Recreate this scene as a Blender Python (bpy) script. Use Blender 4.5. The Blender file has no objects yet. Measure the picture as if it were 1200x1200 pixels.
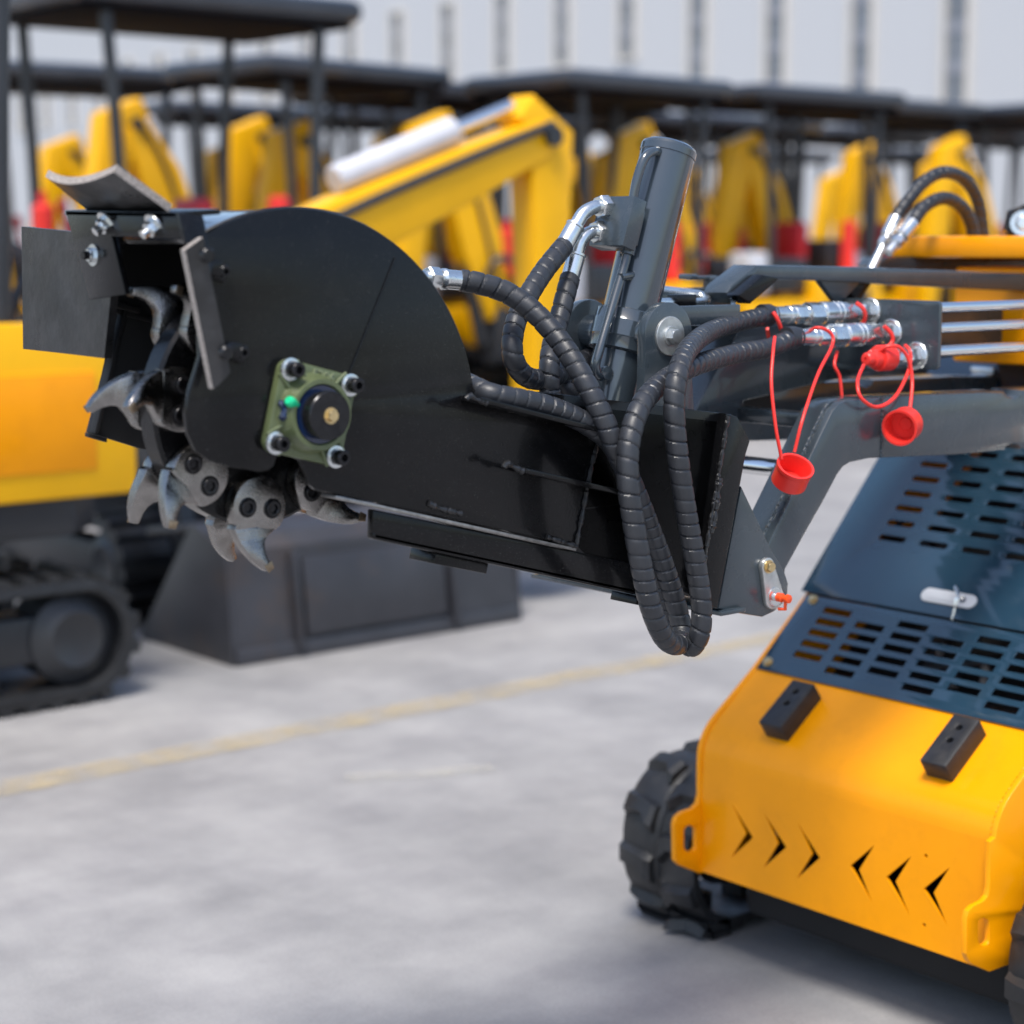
import bpy, bmesh, math, random
from mathutils import Vector as V, Matrix
random.seed(7)
R_ = math.radians
S = bpy.context.scene
COL = S.collection

# ------------------------------------------------------------------ camera geometry (world: X = loader backwards, Y = loader's right, Z up)
F_PX, HY, VPX, CH = 2250.0, 280.0, -1320.0, 1.25
TH = math.atan((600 - HY) / F_PX)
YAW = math.atan((600 - VPX) / math.hypot(F_PX, 600 - HY))
FH = V((math.sin(YAW), math.cos(YAW), 0)); RT = V((math.cos(YAW), -math.sin(YAW), 0)); ZZ = V((0, 0, 1))
FW = math.cos(TH) * FH - math.sin(TH) * ZZ
UP = math.sin(TH) * FH + math.cos(TH) * ZZ
CAM = V((0, 0, CH))

def P(px, py, ax, val):
    d = (px - 600) * RT - (py - 600) * UP + F_PX * FW
    return CAM + d * ((val - CAM[ax]) / d[ax])
def PX(px, py, x): return P(px, py, 0, x)
def PY(px, py, y): return P(px, py, 1, y)
def PZ(px, py, z): return P(px, py, 2, z)
def PN(px, py, o, n):
    d = (px - 600) * RT - (py - 600) * UP + F_PX * FW
    return CAM + d * ((o - CAM).dot(n) / d.dot(n))
def LW(px, fwd, z=0.0):
    """ground point at a given forward distance in the direction of an image column"""
    lat = (px - 600) / 2272.6 * fwd
    p = RT * lat + FH * fwd
    return V((p.x, p.y, z))

# ------------------------------------------------------------------ materials
def mat(name, col, rough=0.4, metal=0.0, coat=0.0, var=0.0, vscale=30.0, bump=0.0, bscale=200.0,
        dust=0.0, dscale=60.0, dustcol=(0.25, 0.23, 0.2), rvar=0.0, spec=0.5, speck=0.0):
    m = bpy.data.materials.new(name); m.use_nodes = True
    nt = m.node_tree; N = nt.nodes; L = nt.links
    b = N['Principled BSDF']
    b.inputs['Metallic'].default_value = metal
    b.inputs['Roughness'].default_value = rough
    b.inputs['Specular IOR Level'].default_value = spec
    if coat:
        b.inputs['Coat Weight'].default_value = coat
        b.inputs['Coat Roughness'].default_value = 0.08
    tc = N.new('ShaderNodeTexCoord')
    def noise(scale, det=4, rough_=0.6):
        n = N.new('ShaderNodeTexNoise'); n.inputs['Scale'].default_value = scale
        n.inputs['Detail'].default_value = det; n.inputs['Roughness'].default_value = rough_
        L.new(tc.outputs['Object'], n.inputs['Vector']); return n.outputs['Fac']
    def ramp(fac, a, b_, ca=(0, 0, 0, 1), cb=(1, 1, 1, 1)):
        r = N.new('ShaderNodeValToRGB'); r.color_ramp.elements[0].position = a; r.color_ramp.elements[1].position = b_
        r.color_ramp.elements[0].color = ca; r.color_ramp.elements[1].color = cb
        L.new(fac, r.inputs['Fac']); return r.outputs['Color']
    def mix(fac, a, b_):
        x = N.new('ShaderNodeMix'); x.data_type = 'RGBA'
        if hasattr(fac, 'is_linked'): L.new(fac, x.inputs[0])
        else: x.inputs[0].default_value = fac
        for s, i in ((a, 6), (b_, 7)):
            if hasattr(s, 'is_linked'): L.new(s, x.inputs[i])
            else: x.inputs[i].default_value = tuple(s) + (1,) if len(s) == 3 else s
        return x.outputs[2]
    c = col
    if var:
        lo = tuple(max(0, v * (1 - var)) for v in col); hi = tuple(min(1, v * (1 + var)) for v in col)
        c = ramp(noise(vscale), 0.3, 0.7, lo + (1,), hi + (1,))
    if dust:
        f = ramp(noise(dscale, 6, 0.7), 0.52, 0.75, (0, 0, 0, 1), (dust, dust, dust, 1))
        c = mix(f, c, dustcol)
    if speck:
        f = ramp(noise(900, 2, 0.5), 0.70, 0.74, (0, 0, 0, 1), (speck, speck, speck, 1))
        c = mix(f, c, (0.35, 0.34, 0.32))
    if hasattr(c, 'is_linked'): L.new(c, b.inputs['Base Color'])
    else: b.inputs['Base Color'].default_value = tuple(c) + (1,)
    if rvar:
        f = ramp(noise(vscale * 0.7 + 3, 5), 0.3, 0.7, (rough - rvar,) * 3 + (1,), (rough + rvar,) * 3 + (1,))
        L.new(f, b.inputs['Roughness'])
    if bump:
        bp = N.new('ShaderNodeBump'); bp.inputs['Strength'].default_value = bump; bp.inputs['Distance'].default_value = 0.002
        L.new(noise(bscale, 3), bp.inputs['Height']); L.new(bp.outputs['Normal'], b.inputs['Normal'])
    return m

MB = {}
MB['black'] = mat('black_paint', (0.0045, 0.0045, 0.005), 0.25, coat=0.22, spec=0.18, var=0.25, vscale=9, bump=0.12, bscale=260, dust=0.16, dscale=20, dustcol=(0.03, 0.028, 0.026), rvar=0.09, speck=0.35)
MB['black_gloss'] = mat('black_paint_gloss', (0.006, 0.006, 0.007), 0.22, coat=1.0, spec=0.5, rvar=0.05, vscale=8)
MB['black_dull'] = mat('black_paint_inside', (0.008, 0.008, 0.009), 0.6, var=0.3)
MB['weld'] = mat('weld_bead', (0.012, 0.012, 0.013), 0.34, coat=0.12, bump=0.5, bscale=330)
MB['edge'] = mat('lit_edge_steel', (0.28, 0.27, 0.26), 0.35, metal=0.8, var=0.3, vscale=120)  # light steel that paints the boom's lit bottom edge
MB['slate'] = mat('slate_grey_paint', (0.034, 0.046, 0.056), 0.27, coat=0.5, var=0.12, vscale=6, bump=0.06, bscale=150, dust=0.30, dscale=14, dustcol=(0.10, 0.105, 0.11), rvar=0.10, speck=0.25)
MB['slate_cyl'] = mat('slate_cylinder_paint', (0.034, 0.046, 0.058), 0.17, coat=1.0, var=0.1, vscale=6, bump=0.04, bscale=90, rvar=0.04)
MB['slate_gloss'] = mat('slate_gloss_sheet', (0.015, 0.040, 0.066), 0.10, coat=0.8, var=0.1, vscale=5, dust=0.10, dscale=11, dustcol=(0.10, 0.10, 0.10), rvar=0.04)  # some reflected sky blue is mixed into this base colour
MB['yellow'] = mat('yellow_paint', (0.90, 0.325, 0.000), 0.34, coat=0.12, spec=0.22, var=0.04, vscale=7, bump=0.04, bscale=120, dust=0.20, dscale=11, dustcol=(0.50, 0.17, 0.004), rvar=0.06)
MB['yellow_far'] = mat('yellow_machine_paint', (0.88, 0.445, 0.001), 0.38, coat=0.06, spec=0.3, var=0.05, vscale=4, dust=0.06, dscale=6, dustcol=(0.4, 0.24, 0.06))
MB['zinc'] = mat('zinc_steel', (0.68, 0.70, 0.70), 0.24, metal=0.95, var=0.10, vscale=60, rvar=0.08)
MB['zinc_dull'] = mat('zinc_plate', (0.55, 0.56, 0.55), 0.38, metal=0.85, var=0.15, vscale=80, rvar=0.08)
MB['chrome'] = mat('polished_tube', (0.80, 0.81, 0.82), 0.10, metal=1.0)
MB['gold'] = mat('yellow_zinc_bolt', (0.66, 0.50, 0.26), 0.30, metal=0.9, var=0.2, vscale=150)
MB['cast'] = mat('cast_steel', (0.27, 0.258, 0.246), 0.24, metal=1.0, var=0.18, vscale=70, bump=0.25, bscale=420, dust=0.15, dscale=45, dustcol=(0.09, 0.07, 0.055), rvar=0.12)
MB['tip'] = mat('worn_tooth_tip', (0.24, 0.18, 0.12), 0.36, metal=0.8, var=0.3, vscale=160)
MB['boltblack'] = mat('black_oxide_bolt', (0.022, 0.022, 0.024), 0.22, metal=0.6, var=0.3, vscale=200)
MB['rubber'] = mat('hose_guard_rubber', (0.022, 0.024, 0.029), 0.42, var=0.25, vscale=25, bump=0.10, bscale=500, dust=0.20, dscale=40, dustcol=(0.07, 0.07, 0.07), rvar=0.10)
MB['flap'] = mat('worn_rubber_sheet', (0.016, 0.016, 0.017), 0.36, var=0.5, vscale=18, bump=0.5, bscale=45, dust=0.7, dscale=30, dustcol=(0.042, 0.042, 0.045), rvar=0.12)
MB['flapedge'] = mat('fibre_cut_edge', (0.34, 0.30, 0.27), 0.9, var=0.5, vscale=420, bump=0.8, bscale=600)
MB['tyre'] = mat('track_rubber', (0.014, 0.015, 0.017), 0.44, var=0.3, vscale=18, bump=0.25, bscale=160, dust=0.28, dscale=12, dustcol=(0.075, 0.072, 0.07), rvar=0.08)
MB['block'] = mat('bump_stop_rubber', (0.014, 0.014, 0.016), 0.52, var=0.3, vscale=40, dust=0.3, dscale=30, dustcol=(0.08, 0.07, 0.06))
MB['red'] = mat('red_plastic', (0.80, 0.035, 0.026), 0.36, var=0.05, vscale=40, bump=0.03)
MB['orange'] = mat('orange_plastic', (0.85, 0.08, 0.01), 0.35)
MB['olive'] = mat('olive_cast_paint', (0.095, 0.118, 0.052), 0.34, coat=0.15, var=0.12, vscale=40, bump=0.35, bscale=330, dust=0.15, dscale=60, dustcol=(0.09, 0.10, 0.06))
MB['olive_letters'] = mat('olive_lit_worn_letters', (0.20, 0.23, 0.13), 0.4)  # worn letter edges, lightened to stand in for light catching them
MB['latch'] = mat('latch_grey_plastic', (0.55, 0.56, 0.58), 0.35)
MB['green'] = mat('green_plastic', (0.01, 0.55, 0.24), 0.3)
MB['grease'] = mat('blue_grease', (0.008, 0.02, 0.06), 0.15, coat=0.6)
MB['dark'] = mat('near_black', (0.006, 0.006, 0.007), 0.8)  # near-black; paints shade into the bay sheet and belly block
MB['pipe'] = mat('engine_pipe', (0.35, 0.33, 0.31), 0.4, metal=0.7)
MB['canopy'] = mat('canopy_black', (0.034, 0.037, 0.044), 0.28, coat=0.3, var=0.3, vscale=2)
MB['underside'] = mat('canopy_underside_black', (0.004, 0.004, 0.006), 0.8, spec=0.1)
MB['frame'] = mat('frame_charcoal', (0.022, 0.024, 0.028), 0.4, var=0.2, vscale=5)
MB['film'] = mat('white_protective_film', (0.55, 0.55, 0.58), 0.35, var=0.1, vscale=9)
MB['seat'] = mat('red_seat_vinyl', (0.42, 0.010, 0.018), 0.5)
MB['bucket'] = mat('bucket_grey', (0.034, 0.035, 0.042), 0.42, var=0.25, vscale=4, dust=0.7, dscale=3.5, dustcol=(0.075, 0.052, 0.040))
MB['glass'] = mat('window_glass', (0.16, 0.175, 0.20), 0.15, var=0.2, vscale=0.6)
MB['mullion'] = mat('window_mullion', (0.24, 0.25, 0.28), 0.5)
MB['reveal'] = mat('window_reveal', (0.62, 0.58, 0.52), 0.7)

def cladding():
    m = bpy.data.materials.new('white_cladding'); m.use_nodes = True
    nt = m.node_tree; N = nt.nodes; L = nt.links; b = N['Principled BSDF']; b.inputs['Roughness'].default_value = 0.5
    tc = N.new('ShaderNodeTexCoord'); w = N.new('ShaderNodeTexWave'); w.bands_direction = 'Z'; w.wave_profile = 'SAW'
    w.inputs['Scale'].default_value = 1.6; L.new(tc.outputs['Object'], w.inputs['Vector'])
    r = N.new('ShaderNodeValToRGB'); r.color_ramp.elements[0].color = (0.455, 0.46, 0.472, 1); r.color_ramp.elements[1].color = (0.50, 0.505, 0.515, 1)
    r.color_ramp.elements[0].position = 0.0; r.color_ramp.elements[1].position = 0.15
    L.new(w.outputs['Fac'], r.inputs['Fac']); L.new(r.outputs['Color'], b.inputs['Base Color']); return m
MB['clad'] = cladding()

def concrete():
    m = bpy.data.materials.new('concrete_yard'); m.use_nodes = True
    nt = m.node_tree; N = nt.nodes; L = nt.links; b = N['Principled BSDF']; b.inputs['Roughness'].default_value = 0.75
    tc = N.new('ShaderNodeTexCoord')
    def nz(s, d, st=(1, 1, 1)):
        mp = N.new('ShaderNodeMapping'); mp.inputs['Scale'].default_value = st; L.new(tc.outputs['Object'], mp.inputs['Vector'])
        n = N.new('ShaderNodeTexNoise'); n.inputs['Scale'].default_value = s; n.inputs['Detail'].default_value = d; n.inputs['Roughness'].default_value = 0.65
        L.new(mp.outputs['Vector'], n.inputs['Vector']); return n.outputs['Fac']
    def rp(f, a, b_, ca, cb):
        r = N.new('ShaderNodeValToRGB'); e = r.color_ramp.elements; e[0].position = a; e[1].position = b_; e[0].color = ca + (1,); e[1].color = cb + (1,)
        L.new(f, r.inputs['Fac']); return r.outputs['Color']
    base = rp(nz(2.2, 7, (1, 0.55, 1)), 0.32, 0.68, (0.250, 0.246, 0.244), (0.365, 0.356, 0.348))
    stain = rp(nz(5.0, 6, (0.7, 1, 1)), 0.30, 0.62, (0.76, 0.76, 0.78), (1.0, 1.0, 1.0))
    grain = rp(nz(160, 3), 0.25, 0.75, (0.86, 0.86, 0.86), (1.08, 1.08, 1.08))
    def mul(a, c):
        x = N.new('ShaderNodeMix'); x.data_type = 'RGBA'; x.blend_type = 'MULTIPLY'; x.inputs[0].default_value = 1
        L.new(a, x.inputs[6]); L.new(c, x.inputs[7]); return x.outputs[2]
    L.new(mul(mul(base, stain), grain), b.inputs['Base Color'])
    bp = N.new('ShaderNodeBump'); bp.inputs['Strength'].default_value = 0.25; bp.inputs['Distance'].default_value = 0.004
    L.new(nz(120, 4), bp.inputs['Height']); L.new(bp.outputs['Normal'], b.inputs['Normal'])
    return m
MB['concrete'] = concrete()

def worn_line(name, col, thr):
    """line paint, worn through to nothing where the noise is high"""
    m = bpy.data.materials.new(name); m.use_nodes = True
    nt = m.node_tree; N = nt.nodes; L = nt.links; b = N['Principled BSDF']; b.inputs['Roughness'].default_value = 0.7
    b.inputs['Base Color'].default_value = col + (1,)
    tc = N.new('ShaderNodeTexCoord'); n = N.new('ShaderNodeTexNoise'); n.inputs['Scale'].default_value = 9; n.inputs['Detail'].default_value = 8; n.inputs['Roughness'].default_value = 0.75
    L.new(tc.outputs['Object'], n.inputs['Vector'])
    r = N.new('ShaderNodeValToRGB'); r.color_ramp.elements[0].position = thr - 0.1; r.color_ramp.elements[1].position = thr + 0.12
    r.color_ramp.elements[0].color = (0.48, 0.48, 0.48, 1); r.color_ramp.elements[1].color = (0.05, 0.05, 0.05, 1)
    L.new(n.outputs['Fac'], r.inputs['Fac']); L.new(r.outputs['Color'], b.inputs['Alpha'])
    return m
MB['line_y'] = worn_line('worn_yellow_line', (0.56, 0.45, 0.25), 0.50)
MB['line_w'] = worn_line('worn_white_line', (0.55, 0.53, 0.46), 0.46)

# ------------------------------------------------------------------ mesh builder
class M:
    def __init__(s): s.bm = bmesh.new()
    def raw(s, vs, fs, mi=0):
        bv = [s.bm.verts.new(v) for v in vs]
        for f in fs:
            try:
                fc = s.bm.faces.new([bv[i] for i in f]); fc.material_index = mi
            except ValueError: pass
        return bv
    def merge(s, t, mi=0):
        for f in t.faces: f.material_index = mi
        me = bpy.data.meshes.new('tmp'); t.to_mesh(me); t.free(); s.bm.from_mesh(me); bpy.data.meshes.remove(me)
    def box(s, c, size, rot=None, bev=0.0, mi=0, taper=None):
        t = bmesh.new(); bmesh.ops.create_cube(t, size=1)
        for v in t.verts:
            k = 1.0
            if taper and v.co.z > 0: k = taper
            v.co = V((v.co.x * size[0] * k, v.co.y * size[1] * k, v.co.z * size[2]))
        if bev: bmesh.ops.bevel(t, geom=list(t.edges), offset=bev, segments=2, profile=0.5, affect='EDGES')
        for v in t.verts: v.co = (rot @ v.co if rot else v.co) + V(c)
        s.merge(t, mi); return s
    def hexa(s, pts, bev=0.0, mi=0):
        """8 points: bottom loop 0-3, top loop 4-7"""
        t = bmesh.new(); v = [t.verts.new(p) for p in pts]
        for f in ((0, 1, 2, 3), (4, 5, 6, 7), (0, 1, 5, 4), (1, 2, 6, 5), (2, 3, 7, 6), (3, 0, 4, 7)): t.faces.new([v[i] for i in f])
        bmesh.ops.recalc_face_normals(t, faces=t.faces)
        if bev: bmesh.ops.bevel(t, geom=list(t.edges), offset=bev, segments=2, profile=0.5, affect='EDGES')
        s.merge(t, mi); return s
    def lathe(s, prof, o, ax, seg=24, mi=0, ref=None, cap=True):
        """prof: (r, h) or (r, h, 'hex')"""
        ax = V(ax).normalized(); o = V(o)
        u = ax.orthogonal().normalized() if ref is None else (V(ref) - ax * V(ref).dot(ax)).normalized()
        w = ax.cross(u); vs = []; fs = []
        for p in prof:
            for k in range(seg):
                a = 2 * math.pi * k / seg; r = p[0]
                if len(p) > 2: r = p[0] * math.cos(R_(30)) / math.cos(((a + 1e-6) % R_(60)) - R_(30))
                vs.append(o + ax * p[1] + (u * math.cos(a) + w * math.sin(a)) * r)
        n = len(prof)
        for i in range(n - 1):
            for k in range(seg):
                k2 = (k + 1) % seg; fs.append((i * seg + k, i * seg + k2, (i + 1) * seg + k2, (i + 1) * seg + k))
        if cap:
            if prof[0][0] > 1e-6: fs.append(tuple(range(seg))[::-1])
            if prof[-1][0] > 1e-6: fs.append(tuple(range((n - 1) * seg, n * seg)))
        s.raw(vs, fs, mi); return s
    def cyl(s, a, b, r, seg=20, mi=0, bev=0.0):
        a = V(a); b = V(b); h = (b - a).length
        pr = [(r, 0), (r, h)] if not bev else [(r - bev, 0), (r, bev), (r, h - bev), (r - bev, h)]
        return s.lathe(pr, a, b - a, seg, mi)
    def tube(s, pts, r, seg=10, mi=0, mod=None, step=None):
        pts = [V(p) for p in pts]
        L = [0.0]
        for i in range(1, len(pts)): L.append(L[-1] + (pts[i] - pts[i - 1]).length)
        t0 = (pts[1] - pts[0]).normalized(); u = t0.orthogonal().normalized(); vs = []; fs = []
        n = len(pts)
        for i in range(n):
            t = (pts[min(i + 1, n - 1)] - pts[max(i - 1, 0)]).normalized()
            u = (u - t * u.dot(t)).normalized(); w = t.cross(u)
            for k in range(seg):
                a = 2 * math.pi * k / seg
                rr = r if mod is None else r * mod(L[i], a)
                vs.append(pts[i] + (u * math.cos(a) + w * math.sin(a)) * rr)
        for i in range(n - 1):
            for k in range(seg):
                k2 = (k + 1) % seg; fs.append((i * seg + k, i * seg + k2, (i + 1) * seg + k2, (i + 1) * seg + k))
        fs.append(tuple(range(seg))[::-1]); fs.append(tuple(range((n - 1) * seg, n * seg)))
        s.raw(vs, fs, mi); return s
    def plate(s, outer, thick, o, ex, ey, ez, holes=(), bev=0.0008, mi=0):
        """flat plate from 2D outline with holes; occupies 0..thick along ez"""
        cu = bpy.data.curves.new('tmp', 'CURVE'); cu.dimensions = '2D'; cu.fill_mode = 'BOTH'
        for pl in [outer] + list(holes):
            sp = cu.splines.new('POLY'); sp.points.add(len(pl) - 1); sp.use_cyclic_u = True
            for q, p in zip(sp.points, pl): q.co = (p[0], p[1], 0, 1)
        bev = min(bev, thick * 0.4)
        cu.extrude = thick / 2 - bev; cu.bevel_depth = bev; cu.offset = -bev; cu.bevel_resolution = 1
        ob = bpy.data.objects.new('tmp', cu); COL.objects.link(ob)
        dg = bpy.context.evaluated_depsgraph_get()
        me = bpy.data.meshes.new_from_object(ob.evaluated_get(dg))
        bpy.data.objects.remove(ob); bpy.data.curves.remove(cu)
        t = bmesh.new(); t.from_mesh(me); bpy.data.meshes.remove(me)
        o = V(o); ex = V(ex); ey = V(ey); ez = V(ez)
        for v in t.verts: v.co = o + ex * v.co.x + ey * v.co.y + ez * (v.co.z + thick / 2)
        bmesh.ops.remove_doubles(t, verts=t.verts, dist=1e-6)
        bmesh.ops.recalc_face_normals(t, faces=t.faces)
        s.merge(t, mi); return s
    def plateY(s, px, y, thick, holes=(), bev=0.0008, mi=0, rnd=None):
        f = lambda pl: [(q.x, q.z) for q in (PY(p[0], p[1], y) for p in pl)]
        return s.plate(f(px), thick, (0, y, 0), (1, 0, 0), (0, 0, 1), (0, 1, 0), [f(h) for h in holes], bev, mi)
    def plateX(s, px, x, thick, holes=(), bev=0.0008, mi=0):
        f = lambda pl: [(q.y, q.z) for q in (PX(p[0], p[1], x) for p in pl)]
        return s.plate(f(px), thick, (x, 0, 0), (0, 1, 0), (0, 0, 1), (1, 0, 0), [f(h) for h in holes], bev, mi)
    def prism(s, poly, vec, mi=0, bev=0.0):
        t = bmesh.new(); vec = V(vec); n = len(poly)
        a = [t.verts.new(V(p)) for p in poly]; b = [t.verts.new(V(p) + vec) for p in poly]
        t.faces.new(a[::-1]); t.faces.new(b)
        for i in range(n): t.faces.new((a[i], a[(i + 1) % n], b[(i + 1) % n], b[i]))
        bmesh.ops.recalc_face_normals(t, faces=t.faces)
        if bev: bmesh.ops.bevel(t, geom=list(t.edges), offset=bev, segments=2, profile=0.5, affect='EDGES')
        s.merge(t, mi); return s
    def build(s, name, mats, parent=None, ang=24, smooth=True):
        if not isinstance(mats, (list, tuple)): mats = [mats]
        off = V((0, 0, 0)); p = parent
        while p is not None: off += p.location; p = p.parent
        for v in s.bm.verts: v.co -= off
        bmesh.ops.recalc_face_normals(s.bm, faces=s.bm.faces)
        me = bpy.data.meshes.new(name); s.bm.to_mesh(me); s.bm.free()
        for m in mats: me.materials.append(MB[m] if isinstance(m, str) else m)
        if smooth:
            me.shade_smooth(); me.set_sharp_from_angle(angle=R_(ang))
        o = bpy.data.objects.new(name, me); COL.objects.link(o)
        if parent: o.parent = parent
        return o

def empty(name, loc, label=None, cat=None, group=None):
    o = bpy.data.objects.new(name, None); COL.objects.link(o); o.location = loc; o.empty_display_size = 0.1
    tag(o, label, cat, group); return o
def tag(o, label=None, cat=None, group=None, kind=None):
    if label: o['label'] = label
    if cat: o['category'] = cat
    if group: o['group'] = group
    if kind: o['kind'] = kind
    return o
def copy_tree(o, parent=None):
    c = o.copy(); COL.objects.link(c); c.parent = parent
    for ch in list(o.children): copy_tree(ch, c)
    return c
def spline(pts, step=0.004):
    """Catmull-Rom through points, resampled evenly"""
    pts = [V(p) for p in pts]; q = [2 * pts[0] - pts[1]] + pts + [2 * pts[-1] - pts[-2]]; dense = []
    for i in range(1, len(q) - 2):
        p0, p1, p2, p3 = q[i - 1:i + 3]
        for k in range(24):
            t = k / 24
            dense.append(0.5 * ((2 * p1) + (p2 - p0) * t + (2 * p0 - 5 * p1 + 4 * p2 - p3) * t * t + (3 * p1 - p0 - 3 * p2 + p3) * t ** 3))
    dense.append(pts[-1])
    out = [dense[0]]; acc = 0.0
    for a, b in zip(dense, dense[1:]):
        d = (b - a).length
        if d < 1e-9: continue
        while acc + d >= step:
            f = (step - acc) / d; a = a + (b - a) * f; d = (b - a).length; out.append(a.copy()); acc = 0.0
        acc += d
    if (out[-1] - pts[-1]).length > step * 0.3: out.append(pts[-1])
    return out
def arc2(c, r, a0, a1, n):
    return [(c[0] + r * math.cos(R_(a0 + (a1 - a0) * i / n)), c[1] + r * math.sin(R_(a0 + (a1 - a0) * i / n))) for i in range(n + 1)]
def rrect(w, h, r, n=5):
    o = []
    for cx, cy, a in ((w / 2 - r, h / 2 - r, 0), (-w / 2 + r, h / 2 - r, 90), (-w / 2 + r, -h / 2 + r, 180), (w / 2 - r, -h / 2 + r, 270)):
        o += arc2((cx, cy), r, a, a + 90, n)
    return o
def ymap(pts): return [PY(*p) for p in pts]

def socket_bolt(m, o, ax, r=0.009, h=0.012, mi=0, ref=None):
    m.lathe([(r, 0), (r, h - 0.0012), (r - 0.0012, h), (r * 0.56, h), (r * 0.54, h, 'hex'), (r * 0.54, h * 0.45, 'hex')], o, ax, 24, mi, ref)
def hex_bolt(m, o, ax, r=0.009, h=0.008, wash=0.0, mi=0, ref=None):
    o = V(o); ax = V(ax).normalized()
    if wash: m.lathe([(wash, 0), (wash, 0.0018), (r, 0.0018)], o, ax, 28, mi); o = o + ax * 0.0016
    m.lathe([(r, 0, 'hex'), (r, h * 0.85, 'hex'), (r * 0.86, h)], o, ax, 24, mi, ref)

HP = 0.0185
def hose_mod(r0=1.0, p=HP):
    def f(l, a):
        l = l + 0.0035 * math.sin(l * 23 + 1.3) + 0.0016 * math.sin(l * 71)
        x = ((l + p * a / (2 * math.pi)) / p) % 1.0
        g = math.exp(-((min(x, 1 - x)) / 0.062) ** 2)
        return 0.995 + 0.012 * math.sin(l * 37 + a) - (0.13 + 0.04 * math.sin(l * 51)) * g + 0.018 * math.sin(math.pi * x) ** 0.6 - 0.012 * x
    return f
def hose_mesh(m, pts, r, mi=0):
    m.tube(spline(pts, 0.0013), r, 18, mi, hose_mod())

# ------------------------------------------------------------------ world, sun, camera
w = bpy.data.worlds.new('World'); S.world = w; w.use_nodes = True
nt = w.node_tree; bg = nt.nodes['Background']; sky = nt.nodes.new('ShaderNodeTexSky'); sky.sky_type = 'NISHITA'; sky.sun_disc = False
SUN_EL, SUN_AZ_VEC = R_(65), V((-0.80, -0.60, 0)).normalized()
sky.sun_elevation = SUN_EL
sky.sun_rotation = math.atan2(SUN_AZ_VEC.x, SUN_AZ_VEC.y)
sky.air_density = 1.0; sky.dust_density = 2.0; sky.ozone_density = 1.0
nt.links.new(sky.outputs['Color'], bg.inputs['Color']); bg.inputs['Strength'].default_value = 0.15
sl = bpy.data.lights.new('sun', 'SUN'); sl.energy = 2.6; sl.angle = R_(18); sl.color = (1.0, 0.96, 0.90)
so = bpy.data.objects.new('sun', sl); COL.objects.link(so)
sdir = SUN_AZ_VEC * math.cos(SUN_EL) + ZZ * math.sin(SUN_EL)
so.rotation_euler = sdir.to_track_quat('Z', 'Y').to_euler(); so.location = sdir * 30
cd = bpy.data.cameras.new('camera'); cd.sensor_width = 36; cd.lens = F_PX / 1200 * 36; cd.clip_end = 600; cd.clip_start = 0.05
cd.dof.use_dof = True; cd.dof.focus_distance = 2.51; cd.dof.aperture_fstop = 2.9
co = bpy.data.objects.new('camera', cd); COL.objects.link(co)
co.matrix_world = Matrix(((RT.x, UP.x, -FW.x, CAM.x), (RT.y, UP.y, -FW.y, CAM.y), (RT.z, UP.z, -FW.z, CAM.z), (0, 0, 0, 1)))
S.camera = co
S.view_settings.view_transform = 'Standard'; S.view_settings.look = 'None'; S.view_settings.gamma = 1; S.view_settings.exposure = 0.66
S.render.engine = 'CYCLES'; S.cycles.use_denoising = True
S.cycles.max_bounces = 8

# ------------------------------------------------------------------ setting
m = M(); m.raw([(-250, -250, 0), (250, -250, 0), (250, 250, 0), (-250, 250, 0)], [(0, 1, 2, 3)])
tag(m.build('ground', 'concrete', smooth=False), kind='structure')
m = M(); m.raw([(-6, 3.97, 0.004), (16, 3.93, 0.004), (16, 4.05, 0.004), (-6, 4.09, 0.004)], [(0, 1, 2, 3)])
tag(m.build('yellow_line', 'line_y', smooth=False), kind='structure')
a, b = PZ(405, 912, 0.004), PZ(580, 900, 0.004); dd = (b - a).normalized(); nn = V((-dd.y, dd.x, 0)) * 0.035
m = M(); m.raw([a - nn, b - nn, b + nn, a + nn], [(0, 1, 2, 3)])
tag(m.build('white_line', 'line_w', smooth=False), kind='structure')
#PART2
# ================================================================== GRINDER ATTACHMENT (held on the loader arms)
G = empty('grinder_attachment', (1.87, 1.90, 0.76), 'black disc cutter attachment with steel teeth, held out on the loader arms', 'grinder attachment')
YP = 1.792                     # outer face of the near hood plate
YB = 1.800                     # face of the mounting box behind it
YF = 2.050                     # far side wall
bX = (PY(680, 640, YP) - PY(400, 580, YP)).normalized()      # along the boom, towards the loader
bN = V((-bX.z, 0, bX.x))                                       # upwards, square to it
nY = V((0, -1, 0))
ROTB = Matrix((bX, V((0, 1, 0)), bN)).transposed()

# near hood plate
arc = [PY(x, y, YP) for x, y in ((232, 280), (340, 244), (555, 455))]
def circ3(a, b, c):
    ax, ay, bx, by, cx, cy = a.x, a.z, b.x, b.z, c.x, c.z
    d = 2 * (ax * (by - cy) + bx * (cy - ay) + cx * (ay - by))
    ux = ((ax**2 + ay**2) * (by - cy) + (bx**2 + by**2) * (cy - ay) + (cx**2 + cy**2) * (ay - by)) / d
    uy = ((ax**2 + ay**2) * (cx - bx) + (bx**2 + by**2) * (ax - cx) + (cx**2 + cy**2) * (bx - ax)) / d
    return ux, uy, math.hypot(ax - ux, ay - uy)
hx, hz, hr = circ3(*arc)
a0 = math.atan2(arc[0].z - hz, arc[0].x - hx); a1 = math.atan2(arc[2].z - hz, arc[2].x - hx)
hood_arc = [(hx + hr * math.cos(a0 + (a1 - a0) * i / 48), hz + hr * math.sin(a0 + (a1 - a0) * i / 48)) for i in range(49)]
xz = lambda pl, y=YP: [(q.x, q.z) for q in (PY(p[0], p[1], y) for p in pl)]
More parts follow.
